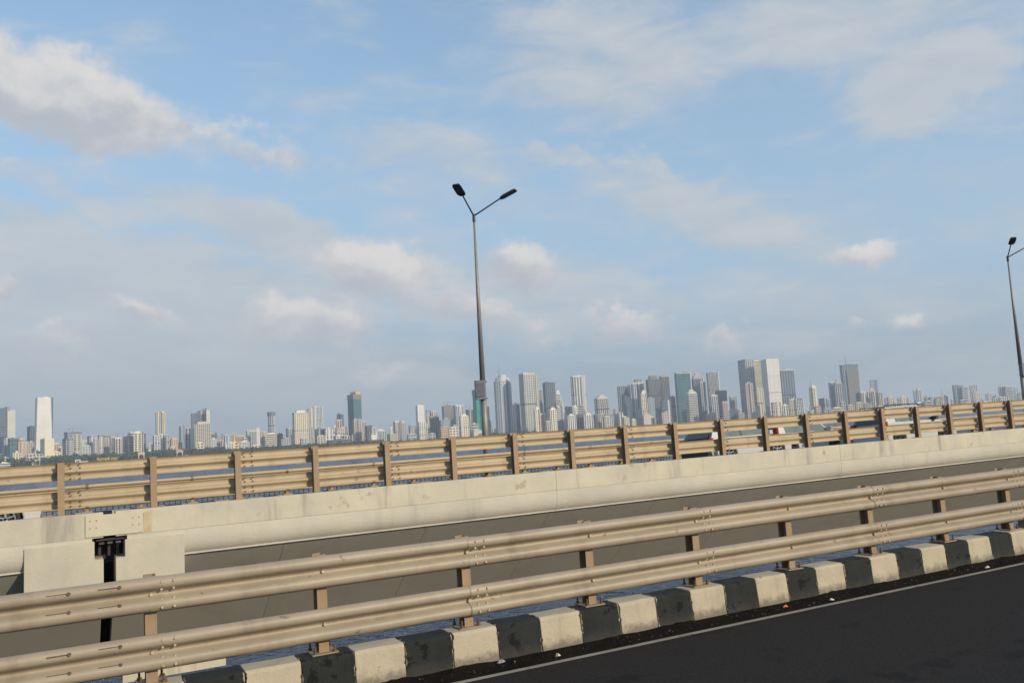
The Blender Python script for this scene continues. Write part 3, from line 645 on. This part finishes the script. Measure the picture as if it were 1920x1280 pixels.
    # roof forms
    sc_ = .78 if 'W' in crown else 1
    rp = MB()
    if 'S' in crown: rp.prism([(x*.62, y*.62) for x, y in poly], hb, h)
    elif 'T' in crown: rp.prism([(x*.8, y*.8) for x, y in poly], hb, hb+(h-hb)*.5).prism([(x*.45, y*.5) for x, y in poly], hb+(h-hb)*.5, h)
    elif 'L' in crown: rp.add([(poly[0][0], poly[0][1], hb), (poly[1][0], poly[1][1], hb), (poly[2][0], poly[2][1], hb), (poly[3][0], poly[3][1], hb), (poly[1][0], poly[1][1], hb+a*.35), (poly[2][0], poly[2][1], hb+a*.35)], [(0, 1, 4), (1, 2, 5, 4), (2, 3, 5), (3, 0, 4, 5)])
    elif 'D' in crown:
        k_ = 6; dw_ = a*(.9 if 'A' in crown else .6); dm_ = dw_*(.55 if 'A' in crown else .38)
        for i in range(k_):
            r0, r1 = math.cos(i/k_*1.5), math.cos((i+1)/k_*1.5); rp.prism([(x*r0, y*r0) for x, y in rect(dw_, b*dw_/a, .29)], hb+dm_*math.sin(i/k_*1.5), hb+dm_*math.sin((i+1)/k_*1.5), [(x*r1, y*r1) for x, y in rect(dw_, b*dw_/a, .29)])
    elif 'Y' in crown: rp.prism([(x*.7, y*.7) for x, y in poly], hb, hb+a*.55, [(x*.03, y*.03) for x, y in poly])
    elif 'H' in crown: rp.prism([(x*1.12, y*1.12) for x, y in rect(a, b, .29)], hb, hb+6).prism([(x*1.15, y*1.15) for x, y in rect(a, b, .29)], hb-7, hb, [(x*1.2, y*1.2) for x, y in rect(a, b, .29)])
    else:
        rnd = random.Random(int(xl*7+yt)); 
        for _ in range(2): cx_, cy_ = rnd.uniform(-.25, .25)*a*sc_, rnd.uniform(-.25, .25)*b; rp.box(cx_-a*.12, cx_+a*.12, cy_-b*.12, cy_+b*.12, hb, hb+rnd.uniform(2.0, 4.5))
    if rp.v: ob('roof_block', rp.mesh('roof_block', bmat('d') if 'H' in crown else (bmat('o') if 'Q' in crown else wm)), t)
    if 'A' in crown:
        ob('mast', MB().tube((-a*.18, 0, h), (-a*.18, 0, h+min(38, .16*h+16)), .9, .25, 6).mesh('mast', bmat('d')), t)
    if 'C' in crown:
        c_ = MB(); zt = h+12; c_.box(-.9, .9, -.9, .9, h-2, zt); c_.box(-16, 26, -.5, .5, zt-.5, zt+.7); c_.box(-16, -11, -1, 1, zt-3, zt); c_.tube((0, 0, zt+7), (22, 0, zt), .2, .2, 4); c_.tube((0, 0, zt), (0, 0, zt+7), .5, .3, 4); c_.tube((0, 0, zt+7), (-14, 0, zt), .2, .2, 4)
        ob('crane', c_.mesh('crane', mat('crane_paint', (.34, .24, .20), (.24, .18, .16), 1, .6)), t)
    if 'X' in crown: ob('facade_band', MB().box(-a*.49, a*.49, -b/2-.5, -b/2+.1, hb*.72, hb*.725).box(-a*.49, a*.49, -b/2-.5, -b/2+.1, hb*.46, hb*.475).box(-a*.49, a*.49, -b/2-.5, -b/2+.1, hb*.16, hb*.168).mesh('facade_band', bmat('g')), t, kind='stuff')
    if 'Z' in crown: ob('top_scaffold', MB().prism([(x*1.04, y*1.04) for x, y in poly], hb-16, hb+1.5).mesh('top_scaffold', bmat('k')), t)
    if 'U' in crown:
        ob('formwork', MB().prism([(x*.62+a*.17, y*.9) for x, y in poly], hb, hb+11).mesh('formwork', bmat('o')), t)
    if 'E' in crown: ob('edge_fin', MB().box(a/2-1.5, a/2+1.2, -b/2-1.2, -b/2+2, 0, hb+4).mesh('edge_fin', bmat('w')), t)
    if 'F' in crown:  # dark wedge added to paint the tower's shaded right side
        ob('shaded_side_wedge', MB().add([(a/2-1, -b*.35, 0), (a/2+.4, -b*.35, 0), (a/2+.4, b*.4, 0), (a/2-1, b*.4, 0), (a*.5*.78-.5, -b*.45, hb), (a/2+1.5, -b*.45, hb), (a/2+1.5, b*.4, hb), (a*.5*.78-.5, b*.4, hb)],
            [(3, 2, 1, 0), (4, 5, 6, 7), (0, 1, 5, 4), (1, 2, 6, 5), (2, 3, 7, 6), (3, 0, 4, 7)]).mesh('shaded_side_wedge', bmat('u', True)), t)
    CITY.append((xl, xr, t)); return t
BLD = '''-14,9,765,3300,G,u,.0,f|dark blue glass tower cut by the photo edge
8.5,16.5,763,3200,l,k,.0,f|brown-grey slab tower with white balconies beside the pale green slab
16,28,770,3000,P,e,.0,f|plain pale green slab tower with a flat top
52,68,799,3300,v,d,.3,f|dark grey office block beside the white tapering tower
5,17,823,2850,r,g,.3,f|grey apartment block below the brown-grey slab tower
16,31,822,2800,G,t,.2,f|low dark teal glass block below the pale green slab tower
30,48,820,2830,r,o,.3,T|orange-beige apartment block with stepped roof next to the low teal block
48,63,829,2850,r,b,.0,f|beige mid-rise block below the white tapering tower's dark neighbour
77,100,822,2780,P,c,.32,f|cream slab block with blank grey end wall before the white tapering tower
99,112,829,2950,r,o,.0,T|orange-beige blocks stepping down beside the cream slab block
110,119,838,2900,r,c,.0,f|small cream house right beside the stepping orange-beige blocks
50,78,851,2700,R,b,.0,Q|long low beige building with brown roof among the shore trees
-6,17,868,2655,l,w,.0,f|low white waterfront building at the photo edge
122,152,810,3250,K,a,.2,fC|blue-grey construction block with a crane behind the beige apartments
118,137,823,2820,r,g,.35,f|grey-beige apartment block with a dark flank below the crane block
137,152,815,2850,R,b,.0,f|beige apartment block directly in front of the crane block
152,164,826,2900,r,e,.0,f|pale green-beige low block beside the crane block
164,175,818,2830,r,g,.35,f|grey apartment tower with white edges, first of the shore row
175,184,823,2800,r,b,.0,f|shorter beige apartment block, second of the shore row
184,193,816,2830,r,w,.3,f|white apartment block with dark flank, third of the shore row
193,206,817,2850,R,b,.2,f|broad beige apartment block, fourth of the shore row
206,215,819,2870,r,g,.3,f|grey apartment block, fifth of the shore row
214,226,821,2790,v,b,.2,fC|beige vertical-striped block with a red crane, sixth of the shore row
225,232,820,2900,r,g,.0,f|narrow grey block, seventh of the shore row
231,240,817,2830,r,p,.2,f|pinkish block with brick-red top, eighth of the shore row
240,252,811,2800,l,g,.35,f|grey balcony block with dark stripes beside the tall cream block
251,265,808,2760,R,c,.0,S|cream stepped apartment tower rising from the shore trees
264,273,812,2850,r,k,.0,f|brownish block with an overhanging roof beside the cream stepped tower
292,310,773,3050,v,c,.12,f|tall cream tower with brown vertical stripes standing alone
287,300,817,2800,r,w,.2,f|broad white block at the foot of the brown-striped cream tower
299,309,814,2850,v,w,.0,f|white block with a thin crown against the brown-striped cream tower
309,317,816,2830,r,g,.25,f|grey-green block flanking the foot of the brown-striped cream tower
319,333,820,2850,r,o,.2,T|orange-beige block with a sloping stepped roof
336,350,799,3150,G,a,.25,f|blue-grey glass office block with a flat top
347,358,803,2950,v,g,.0,f|grey concrete block overlapping the blue-grey glass office
357,367,802,2900,P,w,.0,f|bright white slim block beside the big beige grid tower
358,373,775,3300,v,d,.0,f|dark grey tower behind the big beige grid tower
371,387,770,3320,v,d,.0,L|dark grey tower with a jagged slanted crown behind the grid tower
387,393,769,3290,P,w,.0,f|thin white slab on the flank of the jagged dark tower
366,394,790,2850,r,b,.0,S|big beige tower with a dense window grid and stepped top
394,406,823,2780,r,w,.0,D|small white domed block beside the beige grid tower
396,407,812,3050,r,k,.0,f|brown-grey block behind the small domed block
407,421,815,3050,r,g,.0,f|wide grey block between the domed block and the white office
420,428,816,2850,v,s,.3,f|slim silver-grey block standing alone among low houses
434,443,811,3000,r,o,.0,T|orange-white stepped block with a small turret
431,447,829,2750,R,y,.0,f|low yellow-lit house among the trees
442,461,815,3050,r,o,.0,T|orange-beige block on the skyline behind the yellow-lit house
450,467,826,2800,r,w,.0,T|low white houses stepping down by the trees
461,469,807,2950,r,w,.4,f|white-edged block with a dark flank
468,481,807,2950,r,g,.0,f|grey apartment block next to the white-edged block
481,487,803,2900,P,w,.0,f|thin blank white sliver of a block
486,500,810,3000,r,p,.0,f|pink-beige block beside the thin white sliver
501,516,775,3250,V,s,.35,HO|slender silver tower with a dark octagonal cap
498,518,811,2780,l,c,.0,S|cream balcony block in front of the octagon-capped tower
520,530,813,2950,v,u,.0,f|dark blue block between two cream towers
536,549,803,3000,v,g,.3,f|grey block with a sloping white panel
548,577,769,2850,R,c,.14,S|big cream tower with jutting balconies down its dark side
576,588,765,3300,v,b,.0,f|pale beige tower behind the cream balcony tower
586,604,763,3350,V,s,.0,fE|hazy silver slab tower with one bright white edge
577,586,800,3000,r,g,.0,f|grey block squeezed beside the big cream balcony tower
590,608,804,2850,R,u,.0,f|dark blue-grey office block with strip windows
608,624,803,2840,R,w,.0,f|white grid-fronted office beside the dark blue-grey one
631,638,776,3150,v,g,.4,f|narrow grey tower with white frame behind the orange-topped block
637,644,777,3150,P,w,.3,f|narrow white twin of the framed grey tower
630,641,787,2950,v,o,.0,f|orange-beige block with a white frame top
624,631,799,3050,r,w,.0,f|small pale block behind the white grid office
629,653,802,2850,r,b,.0,f|beige grid block standing on a dark podium
612,657,824,2740,l,d,.0,f|long dark podium building with horizontal slabs
651,677,740,3050,N,t,.42,UCZ|tall teal glass tower under construction with an orange top
661,678,786,2950,K,b,.0,f|scaffolded lower part before the teal construction tower
677,686,790,3050,v,b,.0,f|slim beige block touching the teal construction tower
684,699,798,2900,v,d,.3,f|dark grey block with vertical bars
695,706,815,2760,P,w,.0,f|small blank white box of a building
703,721,804,3600,r,s,.0,T|hazy white blocks far behind the small white box
729,738,802,3000,r,w,.0,D|pale block with a round white top
737,748,790,2850,r,b,.35,f|beige half of the twin stepped blocks
747,761,788,2860,r,g,.2,T|grey half of the twin stepped blocks
766,780,798,3100,R,g,.0,f|plain grey block before the white lettered tower
779,795,760,3100,P,w,.22,X|bright white tower with a dark flank and patterned front
784,798,791,2900,r,w,.0,f|white grid block in front of the bright white tower
798,807,770,3500,r,p,.0,f|hazy pinkish block behind the brown-grey one
806,821,771,3500,v,p,.0,f|hazy pale tower top behind the brown-grey block
805,823,781,3100,v,k,.0,f|brown-grey block with vertical strips
823,836,788,3050,r,u,.0,f|dark blue low block beside the brown-grey one
828,850,761,3200,N,k,.0,fC|dark brown unfinished block with two cranes
848,868,760,3250,V,s,.3,f|silver-white vertical-striped tower beside the dark unfinished block
829,843,786,2950,G,a,.0,D|blue glass block with a domed roof
861,879,776,2800,r,c,.0,T|cream tower with a pointed stepped crown
823,841,800,2720,R,o,.0,f|low white house with orange stripes
840,860,801,2730,R,c,.0,f|low cream house with striped front beside the orange one
873,888,768,3150,v,d,.3,fC|dark grey tower with a crane beside the teal netted tower
885,907,731,2950,N,n,.3,Z|tower wrapped in teal green netting with a dark top
884,903,806,2720,P,e,.0,f|small pale house at the foot of the teal netted tower
905,917,762,3000,r,c,.0,f|cream tower half hidden by the lamp post
922,960,702,2900,R,s,.25,OTA|large silver-beige tower with rounded lit front and mast
961,974,757,2950,G,u,.0,f|dark glass block between two tall towers
972,1002,700,2850,r,e,.30,f|tall pale green tower with a dark shaded flank
1000,1008,705,2900,v,e,.0,f|slim shoulder of the tall pale green tower
1007,1017,731,3050,l,g,.0,f|grey balcony tower between two dark towers
1017,1040,717,2950,V,d,.0,f|dark grey tower with vertical strips
1040,1051,731,3000,l,w,.0,T|white balcony tower stepping down
1046,1055,751,2950,l,c,.0,f|cream balcony block below the white balcony tower
1001,1012,762,2700,v,c,.0,T|cream slab block with a turret before the pale green tower
1011,1023,775,2720,v,o,.0,f|orange-cream lower wing beside the turreted cream slab
1029,1043,763,2700,v,c,.0,T|cream ribbed block before the dark vertical-strip tower
1042,1056,763,2750,l,w,.0,f|cream-white block with deep balconies
1059,1072,763,3100,r,g,.0,f|grey-green block left of the white striped tower
1068,1098,705,3050,V,w,.14,O|tall white tower with bold vertical stripes
1072,1083,762,2850,r,w,.0,D|small white domed block before the white striped tower
1082,1095,760,2880,l,g,.0,f|grey balcony block before the white striped tower
1061,1080,779,2720,v,w,.0,D|low white block with dome and ribs
1079,1094,777,2740,v,k,.0,f|low brown-grey block between white domed blocks
1093,1112,778,2720,v,w,.0,D|low white block with a wide vaulted roof
1112,1142,740,2980,V,b,.16,OT|round-fronted beige tower with vertical ribs
1119,1135,776,2760,v,b,.0,f|lower beige ribbed block before the round-fronted tower
1143,1158,778,2900,r,g,.0,f|grey low block with square windows
1157,1168,774,2850,v,w,.4,f|small block with a bright white edge
1157,1171,724,3200,v,a,.0,f|hazy blue-grey tower, first of the dark cluster
1170,1181,723,3250,v,d,.0,f|hazy dark tower between the blue-grey and the white-edged ones
1179,1192,720,3100,V,s,.0,fE|silver tower with a long white edge
1169,1181,744,2900,G,u,.0,f|dark blue glass block at the foot of the silver tower
1184,1206,711,3200,V,d,.0,S|dark grey tower with a notched head
1200,1212,731,2850,r,c,.0,T|slim cream tower with a white turret
1203,1220,775,2720,P,p,.0,S|low brown-orange block with a white roof box
1210,1238,704,3150,V,k,.0,S|broad grey-brown tower with a sloping shoulder
1236,1254,705,3180,V,k,.0,f|flat-topped brownish tower joined to the broad grey one
1212,1227,746,2950,G,a,.0,f|blue glass block before the broad grey-brown tower
1238,1258,746,2950,G,u,.0,T|dark blue glass block with a pointed centre
1256,1266,743,3050,G,a,.0,f|slim blue glass block beside the teal tower
1264,1294,699,3000,G,t,.0,fE|tall teal glass tower with a white edge line
1295,1317,699,3200,V,g,.0,TE|grey tower with a bright white corner
1297,1312,711,3050,V,k,.0,f|brown-grey tower front beside the teal glass tower
1310,1322,716,3150,K,g,.0,f|scaffolded grey tower top beside the brown-grey front
1283,1307,730,2800,l,e,.18,OT|cream-green round tower with many balconies
1324,1346,698,3150,V,g,.0,fE|smooth grey tower with a bright right edge
1331,1345,741,2950,V,s,.0,f|shiny silver block before the smooth grey tower
1342,1362,735,3000,V,d,.0,H|dark block with a wider flared head
1353,1365,754,2760,l,p,.0,f|beige block with white frame before the flared dark block
1367,1381,744,3100,r,g,.2,f|grey-white block beside the tall dark twin-faced tower
1363,1383,768,2850,G,u,.0,f|low dark blue glass block
1383,1412,674,2950,r,g,.48,f|tallest grey tower with a dark glass flank
1409,1427,677,3000,l,c,.0,f|cream balcony tower beside the tallest grey tower
1396,1411,719,2750,r,p,.0,D|pinkish tower with a small domed cap
1416,1431,728,2850,r,c,.0,f|lower cream grid tower before the cream balcony tower
1412,1424,760,2780,G,u,.0,f|small dark blue glass block at the foot of the tallest tower
1426,1459,673,2900,P,w,.32,X|tall white panelled tower with a grey flank
1460,1487,693,3000,V,u,.0,f|dark blue tower with vertical stripes
1466,1477,757,2760,v,w,.0,T|small white turreted block below the dark blue striped tower
1476,1493,750,2800,r,b,.0,f|beige-brown block below the dark blue striped tower
1491,1505,747,2900,v,s,.0,fE|silver block with one white edge
1515,1531,727,2900,r,c,.33,ADO|cream tower with a round arched top and thin spire
1535,1551,747,3150,v,a,.0,f|hazy blue-grey block beside the arch-topped tower
1553,1566,716,3100,G,a,.0,f|blue-grey glass half of the paired towers
1562,1579,712,3080,V,g,.0,T|grey half of the paired towers with white balconies
1575,1607,684,3250,V,a,.0,fA|tall blue-grey tower with a needle mast
1586,1608,695,3100,N,k,.0,fZ|dark unfinished tower before the needle-mast tower
1610,1623,735,3100,V,b,.0,O|ribbed beige tower, first of the round row
1621,1633,734,3120,V,b,.0,O|ribbed beige tower, second of the round row
1628,1638,727,3140,V,b,.0,T|taller ribbed tower behind the round row
1632,1644,735,3100,V,b,.0,O|ribbed beige tower, third of the round row
1643,1655,736,3100,V,b,.0,O|ribbed beige tower, last of the round row
1631,1645,713,4200,G,a,.0,f|hazy blue slab behind the round row
1658,1665,746,3500,r,g,.0,f|small grey block beside the first cream pair
1664,1675,741,3450,r,c,.0,T|cream stepped block above the car roof
1682,1689,746,3500,r,g,.0,f|small grey block between the two cream stepped blocks
1688,1700,742,3450,r,c,.0,T|second cream stepped block above the car roof
1712,1719,731,3500,G,a,.0,f|blue glass flank of the bright-topped tower
1717,1729,728,3450,v,s,.0,S|silver tower with a bright rounded top
1728,1736,743,3600,r,g,.0,f|grey block beside the bright-topped tower
1735,1744,744,3600,r,b,.0,f|beige block, second past the bright-topped tower
1743,1753,744,3600,v,s,.0,D|pale domed block, third past the bright-topped tower
1752,1763,750,3700,r,g,.0,f|low grey block before the small spire block
1762,1776,740,3600,r,p,.0,TA|pinkish block with a small spire
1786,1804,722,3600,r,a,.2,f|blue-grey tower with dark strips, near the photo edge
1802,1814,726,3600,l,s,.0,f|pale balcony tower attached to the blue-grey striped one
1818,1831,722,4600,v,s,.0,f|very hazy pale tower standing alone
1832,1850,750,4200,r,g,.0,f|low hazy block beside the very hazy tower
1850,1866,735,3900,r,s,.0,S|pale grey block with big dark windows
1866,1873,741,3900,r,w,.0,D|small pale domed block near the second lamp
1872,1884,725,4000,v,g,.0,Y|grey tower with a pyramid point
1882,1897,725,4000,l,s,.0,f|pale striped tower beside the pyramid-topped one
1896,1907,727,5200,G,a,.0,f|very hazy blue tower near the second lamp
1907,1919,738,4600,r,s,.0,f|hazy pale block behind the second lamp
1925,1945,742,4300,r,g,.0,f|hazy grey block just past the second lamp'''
for ln in BLD.split('\n'):
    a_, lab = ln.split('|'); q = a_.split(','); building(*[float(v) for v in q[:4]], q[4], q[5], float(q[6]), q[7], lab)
# the white tapering tower
building(65, 97, 745, 3050, 'P', 'w', .12, 'WF', 'white tower tapering upward with dark side edges', None)
# low blocks between the towers
ORD = 'first second third fourth fifth sixth seventh eighth ninth tenth eleventh twelfth thirteenth fourteenth fifteenth sixteenth seventeenth eighteenth'.split()
SECT = [(0, 120, 'below the white tapering tower'), (120, 285, 'below the shore row of beige apartments'), (285, 420, 'below the big beige grid tower'), (420, 540, 'left of the big cream balcony tower'), (540, 720, 'around the teal construction tower'),
        (720, 920, 'left of the lamp post'), (920, 1100, 'right of the lamp post'), (1100, 1260, 'below the dark cluster'), (1260, 1430, 'below the teal glass tower'), (1430, 1620, 'below the dark blue striped tower'), (1620, 1930, 'above the cars')]
rg = random.Random(11)
hor = lambda x: 866-.0578*x
for a0, a1, where in SECT:
    n_ = 17
    xs = sorted(a0+(a1-a0)*(i+rg.uniform(.1, .9))/n_ for i in range(n_))
    for i, x in enumerate(xs):
        wd = rg.uniform(8, 19); d_ = rg.uniform(2720, 3300) if x < 1650 else rg.uniform(3300, 3900)
        up = rg.choice((5, 8, 11, 13, 16, 20, 24)) + (8 if 1000 < x < 1500 else 0)
        building(x-wd/2, x+wd/2, hor(x)-up, d_, rg.choice('rrRvlR'), rg.choice('wwcbbgcepg'), 0 if rg.random() < .5 else .3, rg.choice(('f', 'f', 'f', 'T', 'S')), '%s low block from the left on the skyline %s' % (ORD[i], where), None, 'low blocks between the towers')
# a hazy far row fills the distance
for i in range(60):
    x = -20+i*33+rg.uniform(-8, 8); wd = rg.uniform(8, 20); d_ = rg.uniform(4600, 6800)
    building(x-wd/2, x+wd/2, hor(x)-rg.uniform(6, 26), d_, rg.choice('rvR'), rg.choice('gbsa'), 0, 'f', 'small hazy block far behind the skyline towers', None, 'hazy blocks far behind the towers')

# shore trees: one far-off belt
M_TREE = mat('tree_leaves', (.030, .048, .022), (.060, .080, .035), .12, .95, obj=False)
ico = bmesh.new(); bmesh.ops.create_icosphere(ico, subdivisions=2, radius=1); IV = [v.co.copy() for v in ico.verts]; IF = [tuple(v.index for v in f.verts) for f in ico.faces]; ico.free()
ico = bmesh.new(); bmesh.ops.create_icosphere(ico, subdivisions=1, radius=1); JV = [v.co.copy() for v in ico.verts]; JF = [tuple(v.index for v in f.verts) for f in ico.faces]; ico.free()
tb = MB(); rt = random.Random(3)
def tree_h(x):
    if x < 420: return rt.uniform(15, 27)
    if x < 720: return rt.uniform(11, 20)
    if x < 900: return rt.uniform(6, 13)
    if x < 1010: return rt.uniform(10, 20)
    return rt.uniform(6, 14)
for i in range(2700):
    x = rt.uniform(-60, 1000) if i < 2100 else rt.uniform(1000, 1960); d_ = SHORE+40+rt.random()**1.5*120; b_ = at_dist(x, hor(x), d_); hh = tree_h(x)
    for k in range(7):
        r = rt.uniform(1.3, 3.2); c = Vector((b_.x+rt.gauss(0, 3.0), b_.y+rt.gauss(0, 3.0), 2.2+hh*rt.uniform(.25, 1)-r))
        tb.add([c+Vector((v.x*r*rt.uniform(.6, 1.35), v.y*r*rt.uniform(.6, 1.35), v.z*r*rt.uniform(.5, 1.2))) for v in JV], JF)
ob('shore_trees', tb.mesh('shore_trees', M_TREE, fix=False), kind='stuff', label='dark belt of trees along the far shore below the towers', category='trees')
# beach wall, boats and small bright things on the shore
sw = MB()
for i in range(n-1):
    (xa, ya), (xb, yb) = shore_pts[i], shore_pts[i+1]; sw.add([(xa, ya, .2), (xb, yb, .2), (xb, yb, 4.2), (xa, ya, 4.2), (xa*1.002, ya*1.002, 4.2), (xb*1.002, yb*1.002, 4.2)], [(0, 1, 2, 3), (3, 2, 5, 4)])
ob('sea_wall', sw.mesh('sea_wall', mat('sea_wall_stone', (.13, .125, .12), (.08, .08, .08), .08, .9), fix=False), label='dark stone sea wall along the far shore', category='wall')
M_STONE = mat('gate_stone', (.62, .50, .40), (.52, .42, .33), .3, .8); M_GATE2 = mat('gate_ochre', (.60, .47, .27), (.50, .40, .24), .3, .8)
def gate(px, label, m, wide):
    b_ = at_dist(px, hor(px), SHORE+14); t = thing('gateway', label, 'gateway', (b_.x, b_.y, 2.2), (0, 0, -math.atan2(b_.x, b_.y)))
    for s in (-1, 1): ob('pillar', MB().box(s*wide-1.1, s*wide+1.1, -1.2, 1.2, 0, 15).mesh('pillar', m), t)
    ar = MB(); k_ = 8
    for i in range(k_):
        a0, a1 = math.pi*i/k_, math.pi*(i+1)/k_
        for a_, b2 in ((a0, a1),):
            r = wide-1.1; ar.add([(r*math.cos(a_), y, 9+r*.8*math.sin(a_)) for y in (-1, 1)]+[(r*math.cos(b2), y, 9+r*.8*math.sin(b2)) for y in (-1, 1)]+[(r*math.cos(a_), y, 16) for y in (-1, 1)]+[(r*math.cos(b2), y, 16) for y in (-1, 1)], [(0, 2, 6, 4), (1, 3, 7, 5), (0, 1, 3, 2), (4, 5, 7, 6)])
    ob('arch', ar.mesh('arch', m), t)
    ob('lintel', MB().box(-wide-2.6, wide+2.6, -1.4, 1.4, 16, 18.2).box(-wide-1.6, wide+1.6, -1.2, 1.2, 19, 20.6).mesh('lintel', m), t)
    ob('finial', MB().tube((0, 0, 20.6), (0, 0, 24), 1.6, .3, 8).mesh('finial', m), t)
    return t
gate(265, 'pink stone arched gateway on the far shore', M_STONE, 7.0); gate(337, 'ochre gateway with double lintels on the far shore', M_GATE2, 7.5)
M_SIGN = mat('sign_yellow', (.72, .55, .14), (.66, .50, .12), 1, .6)
b_ = at_dist(201, hor(201), SHORE+8)
tcu = bpy.data.curves.new('shore_sign', 'FONT'); tcu.body = '\u091a\u0948\u0924\u094d\u092f\u092d\u0942\u092e\u0940 \u0926\u093e\u0926\u0930'; tcu.align_x = 'CENTER'; tcu.size = 10.0; tcu.extrude = .5; tcu.materials.append(M_SIGN)
tob = bpy.data.objects.new('tmp', tcu); col.objects.link(tob); bpy.context.view_layer.update(); sme = bpy.data.meshes.new_from_object(tob.evaluated_get(bpy.context.evaluated_depsgraph_get())); bpy.data.objects.remove(tob)
so = ob('shore_sign', sme, None, (b_.x, b_.y, 5.4), (R(90), 0, -math.atan2(b_.x, b_.y)), label='row of big yellow letters standing before the shore trees', category='sign')
for i, (px, wd, hh, lab) in enumerate(((146, 8, 9, 'white boxy pavilion on the shore beside a flat shelter'), (157, 12, 4, 'flat white shelter next to the boxy pavilion on the shore'), (350, 5, 4, 'small white hut near the ochre gateway'), (376, 6, 3, 'small white hut farther along from the ochre gateway'))):
    b_ = at_dist(px, hor(px), SHORE+10); w_ = wd/FPX*SHORE; t = thing('shore_hut', lab, 'hut', (b_.x, b_.y, 2.2), (0, 0, -math.atan2(b_.x, b_.y)))
    ob('wall', MB().box(-w_/2, w_/2, -3, 3, 1.5, hh).mesh('wall', bmat('w')), t); ob('roof', MB().box(-w_/2-.8, w_/2+.8, -3.8, 3.8, hh, hh+.7).mesh('roof', bmat('s')), t)
    ob('opening', MB().box(-w_*.3, w_*.3, -3.1, -2.9, 2.2, hh*.7).mesh('opening', M_WIN), t)
# ------------------------------------------------------------------ sea haze
def haze():
    m = bpy.data.materials.new('haze_air'); m.use_nodes = True; w = NT(m.node_tree); w.n.clear()
    out = w.new('ShaderNodeOutputMaterial'); pv = w.new('ShaderNodeVolumePrincipled'); pv.inputs['Color'].default_value = (.86, .93, 1.0, 1); pv.inputs['Density'].default_value = HAZE_D
    pv.inputs['Anisotropy'].default_value = .25
    w.l.new(pv.outputs[0], out.inputs['Volume'])
    ob('haze', MB().box(-FAR-20, FAR+20, -2520, FAR+20, -1.6, 330).mesh('haze', m), kind='stuff', label='pale sea haze filling the air over the water', category='haze')
HAZE_D = 1.15e-4
haze()
